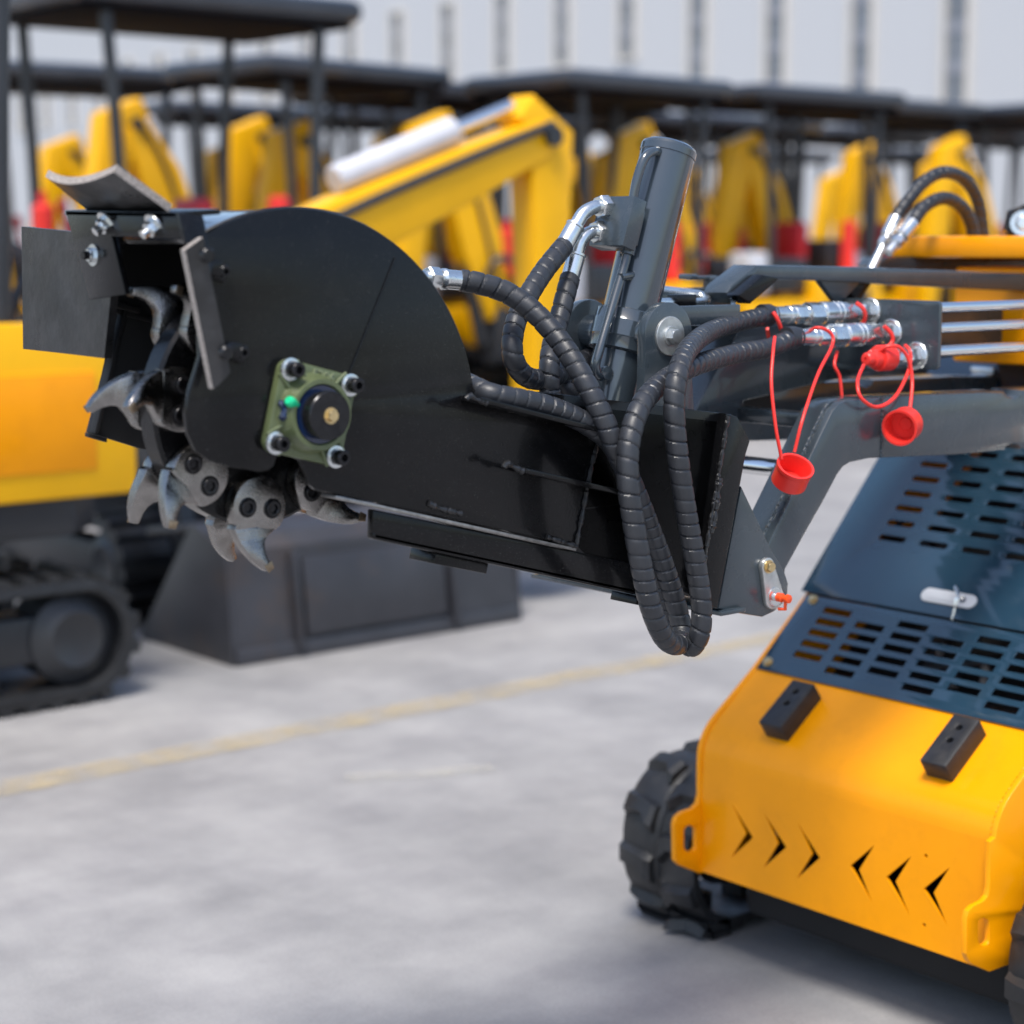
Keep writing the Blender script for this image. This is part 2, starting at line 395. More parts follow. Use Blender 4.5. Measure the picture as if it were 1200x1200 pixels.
outline = hood_arc + xz([(562, 461), (705, 489), (678, 641), (500, 601), (393, 579), (370, 574), (363, 568), (361, 558), (352, 540), (336, 533), (324, 536),
                         (321, 546), (315, 551), (305, 553), (268, 547), (245, 540), (230, 528), (221, 508), (218, 484), (222, 460), (235, 418), (233, 340)])
m = M(); m.plate(outline, 0.008, (0, YP, 0), (1, 0, 0), (0, 0, 1), (0, 1, 0), bev=0.0012)
# pressed seam across the plate
s0, s1 = PY(463, 302, YP - 0.0005), PY(408, 440, YP - 0.0005)
m.tube([s0, s1], 0.0011, 6)
near = m.build('hood_side_plate', 'black', G)

# far wall: same arc, longer nose
m = M()
fw = [(x, z) for x, z in hood_arc[2:]] + xz([(562, 461)], YF) + xz([(330, 560), (166, 526), (104, 507), (122, 440), (139, 362), (132, 300)], YF)
fa = hood_arc[4:44] + [(1.40, 1.0)] + xz([(300, 553), (166, 526), (104, 507), (122, 440), (139, 362), (141, 300)], YF)
m.plate(fa, 0.008, (0, YF, 0), (1, 0, 0), (0, 0, 1), (0, 1, 0), bev=0.001)
# lip flange along the nose of the far wall
f0, f1 = PY(139, 362, YF), PY(104, 507, YF)
m.prism([f0, f1, f1 + V((0.006, 0, 0)), f0 + V((0.006, 0, 0))], (0, -0.014, 0), bev=0.001)
l0, l1 = PY(99, 506.5, YF), PY(121, 513, YF)
m.prism([l0, l1, l1 + V((0, 0, -0.005)), l0 + V((0, 0, -0.005))], (0, -0.010, 0), bev=0.001)
m.box(PY(145, 360, YF - 0.01), (0.035, 0.02, 0.007), ROTB, 0.001)
m.box(PY(172, 374, YF - 0.004), (0.10, 0.008, 0.006), ROTB, 0.001)
m.build('far_side_plate', 'black_dull', G)

# rolled hood skin between the side plates
m = M(); t = bmesh.new(); n = 46; rows = []
for i in range(n + 1):
    x, z = hood_arc[i]; ux, uz = (x - hx) / hr, (z - hz) / hr
    rows.append([(x - ux * 0.001, YP + 0.0078, z - uz * 0.001), (x - ux * 0.001, YF + 0.0002, z - uz * 0.001), (x - ux * 0.006, YF + 0.0002, z - uz * 0.006), (x - ux * 0.006, YP + 0.0078, z - uz * 0.006)])
vs = [p for r in rows for p in r]; fs = []
for i in range(n):
    for k in range(4): fs.append((i * 4 + k, i * 4 + (k + 1) % 4, i * 4 + 4 + (k + 1) % 4, i * 4 + 4 + k))
fs += [(0, 1, 2, 3), tuple(range(4 * n, 4 * n + 4))]
m.raw(vs, fs); bmesh.ops.recalc_face_normals(m.bm, faces=m.bm.faces)
m.build('hood_skin', 'black_gloss', G)
m = M()
for i in range(0, 48):
    x, z = hood_arc[i]; x2, z2 = hood_arc[i + 1]
    m.tube([(x, YP + 0.0078, z), (x2, YP + 0.0078, z2)], 0.0022 + 0.0004 * random.random(), 6)
m.build('weld_bead', 'weld', G)

# front mouth bracket (cross bar with the leg that carries the far flap)
XB = PY(207, 250, YP + 0.004).x
m = M(); m.plateX([(76, 246.5), (206, 248.5), (213, 280), (131, 277), (147, 345), (105, 351)], XB, 0.007, bev=0.0012)
tb = [PX(76, 246.5, XB), PX(206, 248.5, XB)]
m.prism([tb[0], tb[1], tb[1] + V((0.055, 0, 0.004)), tb[0] + V((0.055, 0, 0.004))], (0, 0, -0.006), bev=0.001)
e0, e1 = PX(206, 248.5, XB), PX(214, 284, XB)
m.prism([e0, e1, e1 + V((0.03, 0, -0.01)), e0 + V((0.03, 0, -0.004))], (0, -0.006, 0), bev=0.001)
br = m.build('mouth_bracket', 'black', G)
for px, py in ((126, 261), (182, 264)):
    m = M(); c = PX(px, py, XB)
    hex_bolt(m, c, (-0.75, 0, -0.5), 0.0095, 0.009, 0.0145, ref=(0, 1, 0.3)); m.cyl(c + V((-0.006, 0, -0.004)), c + V((-0.016, 0, -0.0105)), 0.0052, 14)
    m.build('bolt', 'zinc', br)
m = M(); c = PX(110, 299, XB); m.lathe([(0.0125, 0), (0.0125, 0.002), (0.0085, 0.002)], c, (-1, 0, 0), 28); hex_bolt(m, c + V((-0.0018, 0, 0)), (-1, 0, 0), 0.0082, 0.006, ref=(0, 1, 0.4)); m.build('bolt', 'zinc', br)
m = M(); m.cyl(c, c + V((-0.014, 0, 0)), 0.0048, 16); m.build('bolt_end', 'boltblack', br)

# rubber flaps
def sheet(name, quad, thick_vec, sag, parent, nu=14, nv=8, edge='flapedge'):
    """bent rubber sheet from 4 corners a b c d, sag offsets the middle"""
    a, b, c, d = [V(q) for q in quad]; m = M(); tv = V(thick_vec); top = []; bot = []
    for j in range(nv + 1):
        for i in range(nu + 1):
            u, v = i / nu, j / nv
            p = (a * (1 - u) + b * u) * (1 - v) + (d * (1 - u) + c * u) * v
            p = p + V(sag) * (4 * u * (1 - u)) * v
            top.append(p); bot.append(p + tv)
    vs = top + bot; o = len(top); fs = []; ms = []
    W_ = nu + 1
    for j in range(nv):
        for i in range(nu):
            q = (j * W_ + i, j * W_ + i + 1, (j + 1) * W_ + i + 1, (j + 1) * W_ + i)
            m_ = q; fs.append(q); ms.append(0); fs.append(tuple(x + o for x in q[::-1])); ms.append(0)
    rim = [i for i in range(W_)] + [j * W_ + nu for j in range(1, nv + 1)] + [nv * W_ + i for i in range(nu - 1, -1, -1)] + [j * W_ for j in range(nv - 1, 0, -1)]
    for k in range(len(rim)):
        a_, b_ = rim[k], rim[(k + 1) % len(rim)]; fs.append((a_, a_ + o, b_ + o, b_)); ms.append(1)
    bv = [m.bm.verts.new(p) for p in vs]
    for f, i in zip(fs, ms):
        fc = m.bm.faces.new([bv[k] for k in f]); fc.material_index = i
    bmesh.ops.recalc_face_normals(m.bm, faces=m.bm.faces)
    return m.build(name, ['flap', edge], parent)
XT = XB + 0.012
a, b = PX(103, 247, XT), PX(198, 248.5, XT)
c, d = PX(133, 201.5, XB - 0.055), PX(53, 207, XB - 0.055)
tvec = (b - a).cross(d - a).normalized(); tvec = tvec if tvec.z > 0 else -tvec
sheet('rubber_flap', (a, b, c, d), tvec * 0.009, tvec * -0.012, G)
# far flap, hanging square to the travel direction
xf = XB + 0.02
q = [PX(25, 265.5, xf), PX(137, 277, xf), PX(122, 420, xf), PX(27, 409, xf)]
sheet('rubber_flap', q, (0.010, 0, 0), (0.002, 0, 0), G, edge='flap')
# near flap on the leading edge of the side plate
yf = YP - 0.030
q = [PY(241, 278, yf), PY(214, 294, yf), PY(247, 456, yf), PY(266, 438, yf)]
q = [PY(217, 293, yf), PY(238, 278, yf - .012), PY(270, 436, yf - .012), PY(250, 456, yf)]
sheet('rubber_flap', q, (0.001, 0.0115, 0), (0, -0.002, 0), G, 6, 14)
for px, py in ((250, 318), (272, 413)):
    m = M(); c = PY(px, py, YP)
    m.box(c + V((0.004, -0.004, 0)), (0.020, 0.008, 0.020), ROTB, 0.001)
    m.box(c + V((-0.016, -0.018, 0.004)), (0.012, 0.034, 0.018), ROTB, 0.002)
    cl = m.build('flap_clip', 'black', G)
    m = M(); socket_bolt(m, c + V((0.005, -0.008, 0)), nY, 0.0068, 0.010); m.lathe([(0.009, 0), (0.009, 0.0018), (0.006, 0.0018)], c + V((0.005, -0.0078, 0)), nY, 20)
    m.build('bolt', 'boltblack', cl)
    m = M(); cc = PY(px - 9, py - 19 + (19 if py > 400 else 0), yf - 0.014); m.lathe([(0.008, 0), (0.008, 0.006), (0.006, 0.008)], cc, nY, 18); m.build('bolt', 'boltblack', cl)

# ---- cutting wheel
WY = 1.905
wc = PY(315, 478, 1.868); wc = V((wc.x, WY, wc.z))
m = M(); m.lathe([(0.02, -0.018), (0.135, -0.018), (0.139, -0.014), (0.139, 0.014), (0.135, 0.018), (0.02, 0.018)], wc, (0, 1, 0), 64)
m.lathe([(0.055, -0.05), (0.055, 0.05)], wc, (0, 1, 0), 32)
m.cyl((wc.x, YP - 0.002, wc.z), (wc.x, YF, wc.z), 0.016, 24)
wheel = m.build('cutting_wheel', 'black', G)
base2 = [(0.036 * math.cos(R_(a)) - 0.001, 0.0375 * math.sin(R_(a))) for a in range(-34, 215, 8)] + [(-0.0325, -0.0265), (0.0245, -0.0245)]
claw = [((-0.0300, -0.0180), (0.0240, -0.0170), 0.0170, 0.0010), ((-0.0325, -0.0262), (0.0240, -0.0240), 0.0200, 0.0005), ((-0.0285, -0.0335), (0.0155, -0.0310), 0.0205, 0.0010), ((-0.0240, -0.0420), (0.0090, -0.0370), 0.0235, 0.0045), ((-0.0185, -0.0500), (0.0068, -0.0430), 0.0265, 0.0085),
        ((-0.0120, -0.0575), (0.0070, -0.0495), 0.0290, 0.0120), ((-0.0050, -0.0640), (0.0095, -0.0565), 0.0305, 0.0150), ((0.0030, -0.0695), (0.0130, -0.0625), 0.0315, 0.0175), ((0.0105, -0.0735), (0.0168, -0.0685), 0.0315, 0.0190)]
def make_tooth(ang, side):
    """ang: direction of the tooth from the wheel centre in the XZ plane (deg), side -1 near, +1 far"""
    rad = V((math.cos(R_(ang)), 0, math.sin(R_(ang)))); tan = V((-rad.z, 0, rad.x))
    ey = -rad; ex = tan
    c = wc + rad * 0.116 + V((0, side * 0.0182, 0)); ez = V((0, side, 0))
    m = M(); m.plate(base2, 0.020, c, ex, ey, ez, bev=0.0022)
    t = bmesh.new(); rows = []
    for (l, r, hf, hb) in claw:
        mx = ((l[0] + r[0]) / 2, (l[1] + r[1]) / 2)
        rows.append([t.verts.new(c + ex * p[0] + ey * p[1] + ez * h) for p, h in ((l, hb), (r, hb), (r, hf - 0.0012), (mx, hf + 0.0012), (l, hf - 0.0012))])
    for a_, b_ in zip(rows, rows[1:]):
        for k in range(5): t.faces.new((a_[k], a_[(k + 1) % 5], b_[(k + 1) % 5], b_[k]))
    t.faces.new(rows[0][::-1]); t.faces.new(rows[-1]); bmesh.ops.recalc_face_normals(t, faces=t.faces)
    bmesh.ops.bevel(t, geom=[e for e in t.edges if e.calc_face_angle(0) > R_(35)], offset=0.0016, segments=2, profile=0.5, affect='EDGES')
    m.merge(t)
    t = m.build('cutting_tooth', 'cast', wheel, ang=30)
    for s in (-1, 1):
        m = M(); bc = c + ex * (0.0170 * s - 0.001) + ez * 0.0198
        m.lathe([(0.0118, 0), (0.0118, 0.0010), (0.0104, 0.0014), (0.0100, 0.0004), (0.0094, 0.0004), (0.0094, 0.0032), (0.0086, 0.0040), (0.0062, 0.0040), (0.0060, 0.0036, 'hex'), (0.0058, 0.0006, 'hex')], bc, ez, 24, ref=V((random.random(), 0, random.random())))
        m.build('bolt', 'boltblack', t)
    m = M(); m.hexa([c + ex * x + ey * y + ez * z for x, y, z in ((0.004, -0.066, 0.0312), (0.0135, -0.0595, 0.0312), (0.0172, -0.0680, 0.0318), (0.0105, -0.0738, 0.0318), (0.004, -0.066, 0.0325), (0.0135, -0.0595, 0.0325), (0.0172, -0.0680, 0.0332), (0.0105, -0.0738, 0.0332))], 0.0004); m.build('carbide_tip', 'tip', t)
for k in range(8):
    ang = 173 + k * 45
    for s in (-1, 1):
        if s == -1 and k in (4, 5, 6): continue
        make_tooth(ang + (2 if s > 0 else 0), s)

# ---- square flange bearing
bc = PY(365.5, 484.5, YP - 0.012); bc = V((bc.x, YP, bc.z))
sq = rrect(0.105, 0.105, 0.013, 6)
m = M(); m.plate(sq, 0.013, bc, bX, bN, nY, bev=0.003)
m.lathe([(0.047, 0.011), (0.043, 0.018), (0.0405, 0.030), (0.0395, 0.032), (0.0345, 0.032), (0.033, 0.029), (0.033, 0.012)], bc, nY, 56)
for sx, sz in ((1, 1), (1, -1), (-1, 1), (-1, -1)):          # webs to the corners
    d = (bX * sx + bN * sz).normalized(); pz = d.cross(nY)
    for o in (-0.013, 0.013):
        p0 = bc + d * 0.038 + pz * o * 0.9 + nY * 0.016; p1 = bc + d * 0.062 + pz * o * 1.05 + nY * 0.0125
        m.tube([p0, p1], 0.0022, 8)
    m.lathe([(0.0125, 0.012), (0.0115, 0.0145), (0.002, 0.0145)], bc + bX * sx * 0.0415 + bN * sz * 0.0415, nY, 24)
fl = m.build('flange_bearing', 'olive', G)
tc = bpy.data.curves.new('tmp', 'FONT'); tc.body = 'F206'; tc.size = 0.0145; tc.extrude = 0.0012; tc.offset = 0.0003; tc.align_x = 'CENTER'; tc.align_y = 'CENTER'; tc.space_character = 1.08
to = bpy.data.objects.new('tmp', tc); COL.objects.link(to); dg = bpy.context.evaluated_depsgraph_get(); me = bpy.data.meshes.new_from_object(to.evaluated_get(dg)); bpy.data.objects.remove(to)
m = M(); m.bm.from_mesh(me); o = bc + bN * 0.0435 + bX * 0.004 + nY * 0.0135
for v in m.bm.verts: v.co = o + bX * v.co.x + bN * v.co.y + nY * v.co.z
m.build('raised_lettering', 'olive_letters', fl)
m = M(); m.lathe([(0.0325, 0.014), (0.0325, 0.030), (0.024, 0.030)], bc, nY, 44); m.build('seal_ring', 'grease', fl)
m = M(); m.lathe([(0.026, 0.012), (0.026, 0.036), (0.0275, 0.037), (0.0275, 0.047), (0.0262, 0.0485), (0.0, 0.0485)], bc, nY, 44)
for a in (150, 205): m.lathe([(0.003, 0), (0.003, 0.0006), (0.0022, 0.0006), (0.002, -0.001)], bc + nY * 0.041 + (bX * math.cos(R_(a)) + bN * math.sin(R_(a))) * 0.0272, bX * math.cos(R_(a)) + bN * math.sin(R_(a)), 14)
m.build('locking_collar', 'boltblack', fl)
m = M(); m.lathe([(0.0092, 0), (0.0092, 0.0015), (0.0072, 0.0015)], bc + nY * 0.0483, nY, 24); hex_bolt(m, bc + nY * 0.0495, nY, 0.0068, 0.006, ref=bN); m.build('centre_bolt', 'gold', fl)
for sx, sz in ((1, 1), (1, -1), (-1, 1), (-1, -1)):
    p = bc + bX * sx * 0.0415 + bN * sz * 0.0415 + nY * 0.0143
    m = M(); m.lathe([(0.0128, 0), (0.0128, 0.0022), (0.0102, 0.0026), (0.0102, 0.0052), (0.007, 0.0052)], p, nY, 28); wsh = m.build('washer', 'zinc', fl)
    m = M(); socket_bolt(m, p + nY * 0.005, nY, 0.0088, 0.0135, ref=bN); m.build('bolt', 'boltblack', wsh)
m = M(); p = bc - bX * 0.036 + bN * 0.002 + nY * 0.017
for i in range(9): m.lathe([(0.0, -0.004), (0.004, -0.003), (0.006, 0), (0.004, 0.003), (0, 0.004)], p + V((random.uniform(-.009, .004), random.uniform(-.004, .001), random.uniform(-.014, .006))), (random.uniform(-1, 1), -1, random.uniform(-1, 1)), 10)
m.build('grease_smear', 'grease', fl)
m = M(); m.lathe([(0.003, 0), (0.0045, 0.003), (0.0062, 0.005), (0.0066, 0.012), (0.0058, 0.021), (0.0035, 0.024)], p + bX * 0.010 + V((0, -0.004, 0.002)), V((-0.80, -0.42, 0.30)), 20); m.build('grease_nipple_cap', 'green', fl)

# ---- mounting box behind the boom plate
def shell_plate(name, px, y, th, material, parent, bev=0.0012):
    m = M(); m.plateY(px, y, th, bev=bev); return m.build(name, material, parent)
def weld(pxs, y, r=0.0032, parent=G):
    m = M(); pts = spline([PY(a, b, y) for a, b in pxs], 0.003)
    m.tube(pts, r, 8, 0, lambda l, a: 1 + 0.22 * math.sin(l * 620 + math.sin(l * 170) * 2) + 0.2 * math.sin(l * 231)); return m.build('weld_bead', 'weld', parent)
shell_plate('mounting_plate', [(562, 452), (640, 460), (760, 474), (851, 484.5), (819, 701), (746, 688), (690, 655), (675, 640), (560, 612)], YB, 0.010, 'black', G)
# lower cross box: hollow looking section with an open end
m = M()
A = [PY(438, 597, YB - 0.006), PY(437.5, 632, YB - 0.006), PY(745, 697, YB - 0.006), PY(760, 664, YB - 0.006)]
m.prism([A[0], A[1], A[2], A[3]], (0, 0.014, 0), bev=0.003)
m.prism([A[1], A[2], A[2] + V((0, 0, 0.008)), A[1] + V((0, 0, 0.008))], (0, 0.013, 0), bev=0.002)
m.build('lower_box', 'black', G)
m = M(); m.box(PY(526, 657, YB + 0.03) , (0.085, 0.05, 0.014), ROTB, 0.001); m.build('cleat', 'black', G)
m = M(); m.box(PY(740, 702, YB + 0.03), (0.03, 0.05, 0.012), ROTB, 0.001); m.build('cleat', 'black', G)
# bright strip painting the lit bottom edge of the boom
p0, p1 = PY(394, 580.5, YP - 0.004), PY(676, 642.5, YP - 0.004)
m = M(); m.prism([p0, p1, p1 - bN * 0.004, p0 - bN * 0.004], (0, 0.03, 0), bev=0.0008); m.build('lit_edge_strip', 'edge', G)
# back flange against the loader's coupler
m = M(); m.plateY([(851, 484.5), (864, 488), (879, 517), (874, 533), (841, 713), (829, 707), (819, 700)], YB - 0.012, 0.022, bev=0.0015)
q0 = PY(852, 486, YB); q1 = PY(822, 702, YB)
m.prism([q0, q1, q1 + V((0.012, 0, 0)), q0 + V((0.012, 0, 0))], (0, 0.33, 0), bev=0.002)
m.build('back_flange', 'black', G)
weld([(853, 488), (848, 520), (838, 580), (828, 640), (822, 690)], YB - 0.013, 0.0030)
weld([(843, 560), (838, 600), (833, 625)], YB - 0.014, 0.0045)
weld([(704, 505), (693, 548), (683, 600), (675, 641)], YP - 0.001, 0.0030)
weld([(676, 641), (640, 629)], YP - 0.001, 0.0034)
weld([(502, 590), (516, 596), (540, 602)], YP - 0.001, 0.0036)
weld([(540, 602), (600, 615), (674, 645)], YP + 0.004, 0.0022)
# box top and far side so that it is solid from the side
pt = [PY(562, 452, YB + 0.010), PY(851, 484.5, YB + 0.010)]
m = M(); m.prism([pt[0], pt[1], pt[1] - bN * 0.008, pt[0] - bN * 0.008], (0, 0.06, 0), bev=0.001)
m.prism([PY(562, 462, YB), PY(840, 494, YB), PY(812, 690, YB), PY(560, 612, YB)], (0, 0.008, 0))
for v in m.bm.verts:
    pass
m.build('box_shelf', 'black', G)
m = M(); far_box = [(q.x, q.z) for q in (PY(562, 462, YB), PY(845, 492, YB), PY(815, 690, YB), PY(560, 612, YB))]
m.plate(far_box, 0.010, (0, YB + 0.20, 0), (1, 0, 0), (0, 0, 1), (0, 1, 0)); m.build('mounting_plate', 'black', G)
# ribs (flat bars standing out of the plate)
def rib(p, q, out, th=0.006):
    m = M(); a, b = PY(*p, YP + 0.001), PY(*q, YP + 0.001)
    m.prism([a, b, b - bN * th, a - bN * th], (0, -out, 0), bev=0.0008); return m.build('rib', 'black', G)
rib((540, 463), (708, 506), 0.040); rib((598, 546), (738, 578), 0.030)
weld([(546, 468), (551, 464), (558, 468), (570, 472)], YP - 0.036, 0.0030)
weld([(590, 548), (594, 543), (602, 547), (612, 552)], YP - 0.026, 0.0036)

# ---- tilt cylinder
CY = 1.94
ct, cb_ = PY(783, 178, CY), PY(712, 478, CY); cax = (ct - cb_).normalized(); cper = V((cax.z, 0, -cax.x))
rc = 0.0385; H = (ct - cb_).length
m = M(); m.lathe([(rc * 0.985, 0.0), (rc, 0.004), (rc, H - 0.006), (rc + 0.0012, H - 0.0055), (rc + 0.0012, H + 0.004), (rc - 0.001, H + 0.008), (rc - 0.006, H + 0.011), (0, H + 0.012)], cb_, cax, 48)
cyl = m.build('tilt_cylinder', 'slate_cyl', G)
tcn = PY(733, 391, CY); tcn = cb_ + cax * (tcn - cb_).dot(cax)
m = M(); m.lathe([(rc + 0.001, -0.030), (rc + 0.0075, -0.027), (rc + 0.0085, -0.012), (rc + 0.0095, -0.010), (rc + 0.0095, 0.012), (rc + 0.0085, 0.014), (rc + 0.0075, 0.027), (rc + 0.001, 0.030)], tcn, cax, 48)
m.cyl(tcn + V((0, -0.085, 0)), tcn + V((0, 0.085, 0)), 0.024, 28)
m.build('trunnion_collar', 'slate_cyl', cyl)
for s in (-1, 1):
    y = tcn.y + s * 0.072 - (0.014 if s < 0 else 0)
    m = M(); rr = 0.0455
    ol = [(tcn.x + rr * math.cos(R_(a)), tcn.z + rr * math.sin(R_(a))) for a in range(-10, 191, 10)] + [(tcn.x - rr, tcn.z - 0.06), (tcn.x - rr - 0.01, tcn.z - 0.15), (tcn.x + rr + 0.01, tcn.z - 0.15), (tcn.x + rr, tcn.z - 0.05)]
    m.plate(ol, 0.016, (0, y, 0), (1, 0, 0), (0, 0, 1), (0, 1, 0), bev=0.002); ear = m.build('trunnion_ear', 'slate', G)
    if s < 0:
        m = M(); m.lathe([(0.0265, 0), (0.0265, 0.003), (0.0258, 0.0036), (0.0115, 0.0036)], V((tcn.x, y, tcn.z)), nY, 40)
        m.lathe([(0.0135, 0.0032), (0.0135, 0.0060), (0.0130, 0.0064)], V((tcn.x, y, tcn.z)), nY, 28)
        hex_bolt(m, V((tcn.x, y - 0.006, tcn.z)), nY, 0.0100, 0.010, ref=(0.3, 0, 1)); m.build('bolt', 'zinc_dull', ear)
# valve block and its pipes
rotv = Matrix((cper, V((0, 1, 0)), cax)).transposed()
YV = 1.905
k0, k1 = PY(743, 229, YV), PY(730, 288, YV); km = (k0 + k1) / 2
blk = km + cper * 0.0125 + V((0, 0.034, 0))
m = M(); m.box(blk, (0.025, 0.068, (k0 - k1).length), rotv, 0.0012); block = m.build('valve_block', 'slate', cyl)
m = M(); m.box(blk + cper * 0.016, (0.014, 0.05, 0.05), rotv, 0.001); m.build('block_mount', 'slate', cyl)
m = M()
m.tube(spline([PY(737, 286, 1.922), PY(733, 306, 1.922), PY(718, 357, 1.915), PY(702, 412, 1.905), PY(698, 430, 1.905), PY(703, 441, 1.907), PY(714, 437, 1.912)], 0.004), 0.0065, 16)
m.lathe([(0.0, 0.0), (0.009, 0.001), (0.010, 0.006), (0.007, 0.010)], PY(713, 437, 1.900), V((0, 1, 0)), 18)
m.lathe([(0.010, 0), (0.010, 0.010), (0.007, 0.011)], PY(737, 290, 1.922), -cax, 18)
m.cyl(PY(727, 325, 1.916), PY(742, 322, 1.922), 0.0058, 12)
m.tube(spline([PY(742, 232, 1.922), PY(746, 212, 1.920), PY(753, 190, 1.918), PY(759, 181, 1.918), PY(768, 177, 1.921), PY(776, 179, 1.930)], 0.004), 0.0065, 16)
m.build('hard_pipe', 'slate_cyl', cyl)

# ---- hoses
def fitting(name, path, parent, r=0.0095, nut0=True, sleeve=0.04, sr=0.0138):
    """bent steel fitting: nut, bent tube, ribbed crimp sleeve at the end of the path"""
    pts = spline(path, 0.003); m = M(); m.tube(pts, r, 18)
    if nut0:
        d = (pts[2] - pts[0]).normalized(); m.lathe([(0.0145, 0, 'hex'), (0.016, 0.002, 'hex'), (0.016, 0.015, 'hex'), (0.013, 0.0175)], pts[0], d, 24)
    d = (pts[-1] - pts[-4]).normalized()
    m.lathe([(0.011, 0), (sr, 0.001), (sr, 0.004), (sr - 0.0012, 0.005), (sr - 0.0012, sleeve - 0.006), (sr, sleeve - 0.005), (sr, sleeve - 0.001), (0.011, sleeve)], pts[-1], d, 26)
    return m.build(name, 'zinc', parent), pts[-1] + d * sleeve * 0.9
# two hoses of the cylinder's valve block
yb = 1.955
h1p = [PY(712, 242, yb), PY(697, 243, yb), PY(684, 250, yb), PY(675, 264, yb)]
f1, e1 = fitting('hose_fitting', h1p, G)
m = M(); hose_mesh(m, [e1] + ymap([(640, 314, 1.94), (622, 342, 1.92), (605, 376, 1.905), (600, 408, 1.89), (607, 432, 1.89), (624, 444, 1.90), (650, 441, 1.93), (680, 425, 1.99), (700, 412, 2.03)]), 0.0140); m.build('hydraulic_hose', 'rubber', G)
yb2 = 1.960
h2p = [PY(707, 272, yb2), PY(691, 273, yb2), PY(681, 282, yb2), PY(676, 297, yb2)]
f2, e2 = fitting('hose_fitting', h2p, G)
m = M(); hose_mesh(m, [e2] + ymap([(663, 345, 1.95), (655, 375, 1.94), (647, 405, 1.92), (644, 430, 1.90), (646, 465, 1.90), (664, 500, 1.92)]), 0.0140); m.build('hydraulic_hose', 'rubber', G)
m = M(); hose_mesh(m, ymap([(712, 412, 2.02), (690, 424, 2.0), (668, 436, 1.97), (664, 452, 1.95), (680, 470, 1.95)]), 0.0140); m.build('hydraulic_hose', 'rubber', G)
# motor hose from the hood
p0, p1 = PY(497, 325, 1.90), PY(520, 327, 1.90); dm = (p1 - p0).normalized()
m = M(); m.cyl(p0 - dm * 0.01, p0 + dm * 0.05, 0.0085, 18); m.lathe([(0.013, 0.004, 'hex'), (0.0145, 0.006, 'hex'), (0.0145, 0.020, 'hex'), (0.012, 0.022)], p0, dm, 24)
m.lathe([(0.0105, 0.026), (0.0135, 0.029), (0.0135, 0.033), (0.0125, 0.034), (0.0125, 0.062), (0.0105, 0.063)], p0, dm, 26); m.build('hose_fitting', 'zinc', G)
MOTOR = [p0 + dm * 0.058] + ymap([(560, 332, 1.89), (592, 342, 1.875), (622, 362, 1.85), (650, 392, 1.82), (672, 424, 1.79), (690, 456, 1.768), (708, 492, 1.752), (722, 528, 1.748), (738, 562, 1.752), (758, 610, 1.760), (778, 664, 1.766), (792, 708, 1.768), (799, 738, 1.762), (795, 755, 1.745)])
RIBH = ymap([(540, 446, 1.850), (556, 454, 1.812), (578, 463, 1.780), (620, 471, 1.773), (655, 481, 1.772), (690, 498, 1.770), (716, 520, 1.770), (738, 560, 1.772), (756, 615, 1.776), (772, 672, 1.782), (786, 716, 1.782), (800, 745, 1.768), (810, 758, 1.745)])
# ================================================================== COMPACT TRACKED LOADER
LD = empty('tracked_loader', (2.9, 1.965, 0), 'yellow and slate grey compact loader on rubber tracks, chevron cut-outs in its front panel', 'loader')
YN, YFAR = 1.656, 2.274
PB = V((2.488, 0, 0.491)); PH = V((2.621, 0, 0.611)); PT = V((3.008, 0, 1.004 + 0.03)); P0 = V((2.374, 0, 0.409))
XF = 2.352
eY = V((0, 1, 0))
def at(p, y): return V((p.x, y, p.z))
# front panel: upright sheet with cut chevrons, then the bend and the slope
def chev(tipx, px, py, d):
    """px: image points outer-top, inner, outer-bottom, tip"""
    return [(tipx, px), ]
s_ = 1200 / 340.0
def zc(pts): return [(820 + x / s_, 940 + y / s_) for x, y in pts]
chevs = [zc(c) for c in ([(132, 5), (220, 147), (130, 230), (190, 131)], [(266, 45), (358, 187), (263, 272), (323, 171)], [(405, 85), (497, 231), (402, 316), (464, 215)],
                         [(723, 177), (660, 279), (714, 416), (622, 263)], [(875, 223), (811, 327), (868, 468), (771, 310)], [(1034, 269), (968, 374), (1025, 512), (926, 358)])]
holes = [[(q.y, q.z) for q in (PX(x, y, XF) for x, y in c)] for c in chevs]
for cx, cy in ((1085, 1003), (1083, 1084)):
    q = PX(cx, cy, XF); holes.append([(q.y + 0.0032 * math.cos(R_(a)), q.z + 0.0032 * math.sin(R_(a))) for a in range(0, 360, 30)])
m = M()
m.plate([(YN + 0.010, 0.150), (YFAR - 0.003, 0.150), (YFAR - 0.003, 0.352), (YN + 0.010, 0.352)], 0.004, (XF, 0, 0), (0, 1, 0), (0, 0, 1), (1, 0, 0), holes, bev=0.0)
pr = [V((XF, 0, 0.352))]
for i in range(1, 9):                                            # quadratic bend
    t = i / 8; a = V((XF, 0, 0.352)); b = V((XF, 0, 0.389)); c = P0 + (PB - P0) * 0.10
    pr.append(a * (1 - t) ** 2 + b * 2 * t * (1 - t) + c * t * t)
for i in range(1, 6): pr.append(pr[8].lerp(PB + (PH - PB) * 0.12 - V((0, 0, 0.0)), i / 5))
vs = []; fs = []; n = len(pr)
for i, p in enumerate(pr):
    tg = (pr[min(i + 1, n - 1)] - pr[max(i - 1, 0)]).normalized(); nn = V((-tg.z, 0, tg.x))
    q = p - nn * 0.004
    vs += [at(p, YN + 0.010), at(p, YFAR - 0.003), at(q, YFAR - 0.003), at(q, YN + 0.010)]
for i in range(n - 1):
    for k in range(4): fs.append((i * 4 + k, i * 4 + (k + 1) % 4, i * 4 + 4 + (k + 1) % 4, i * 4 + 4 + k))
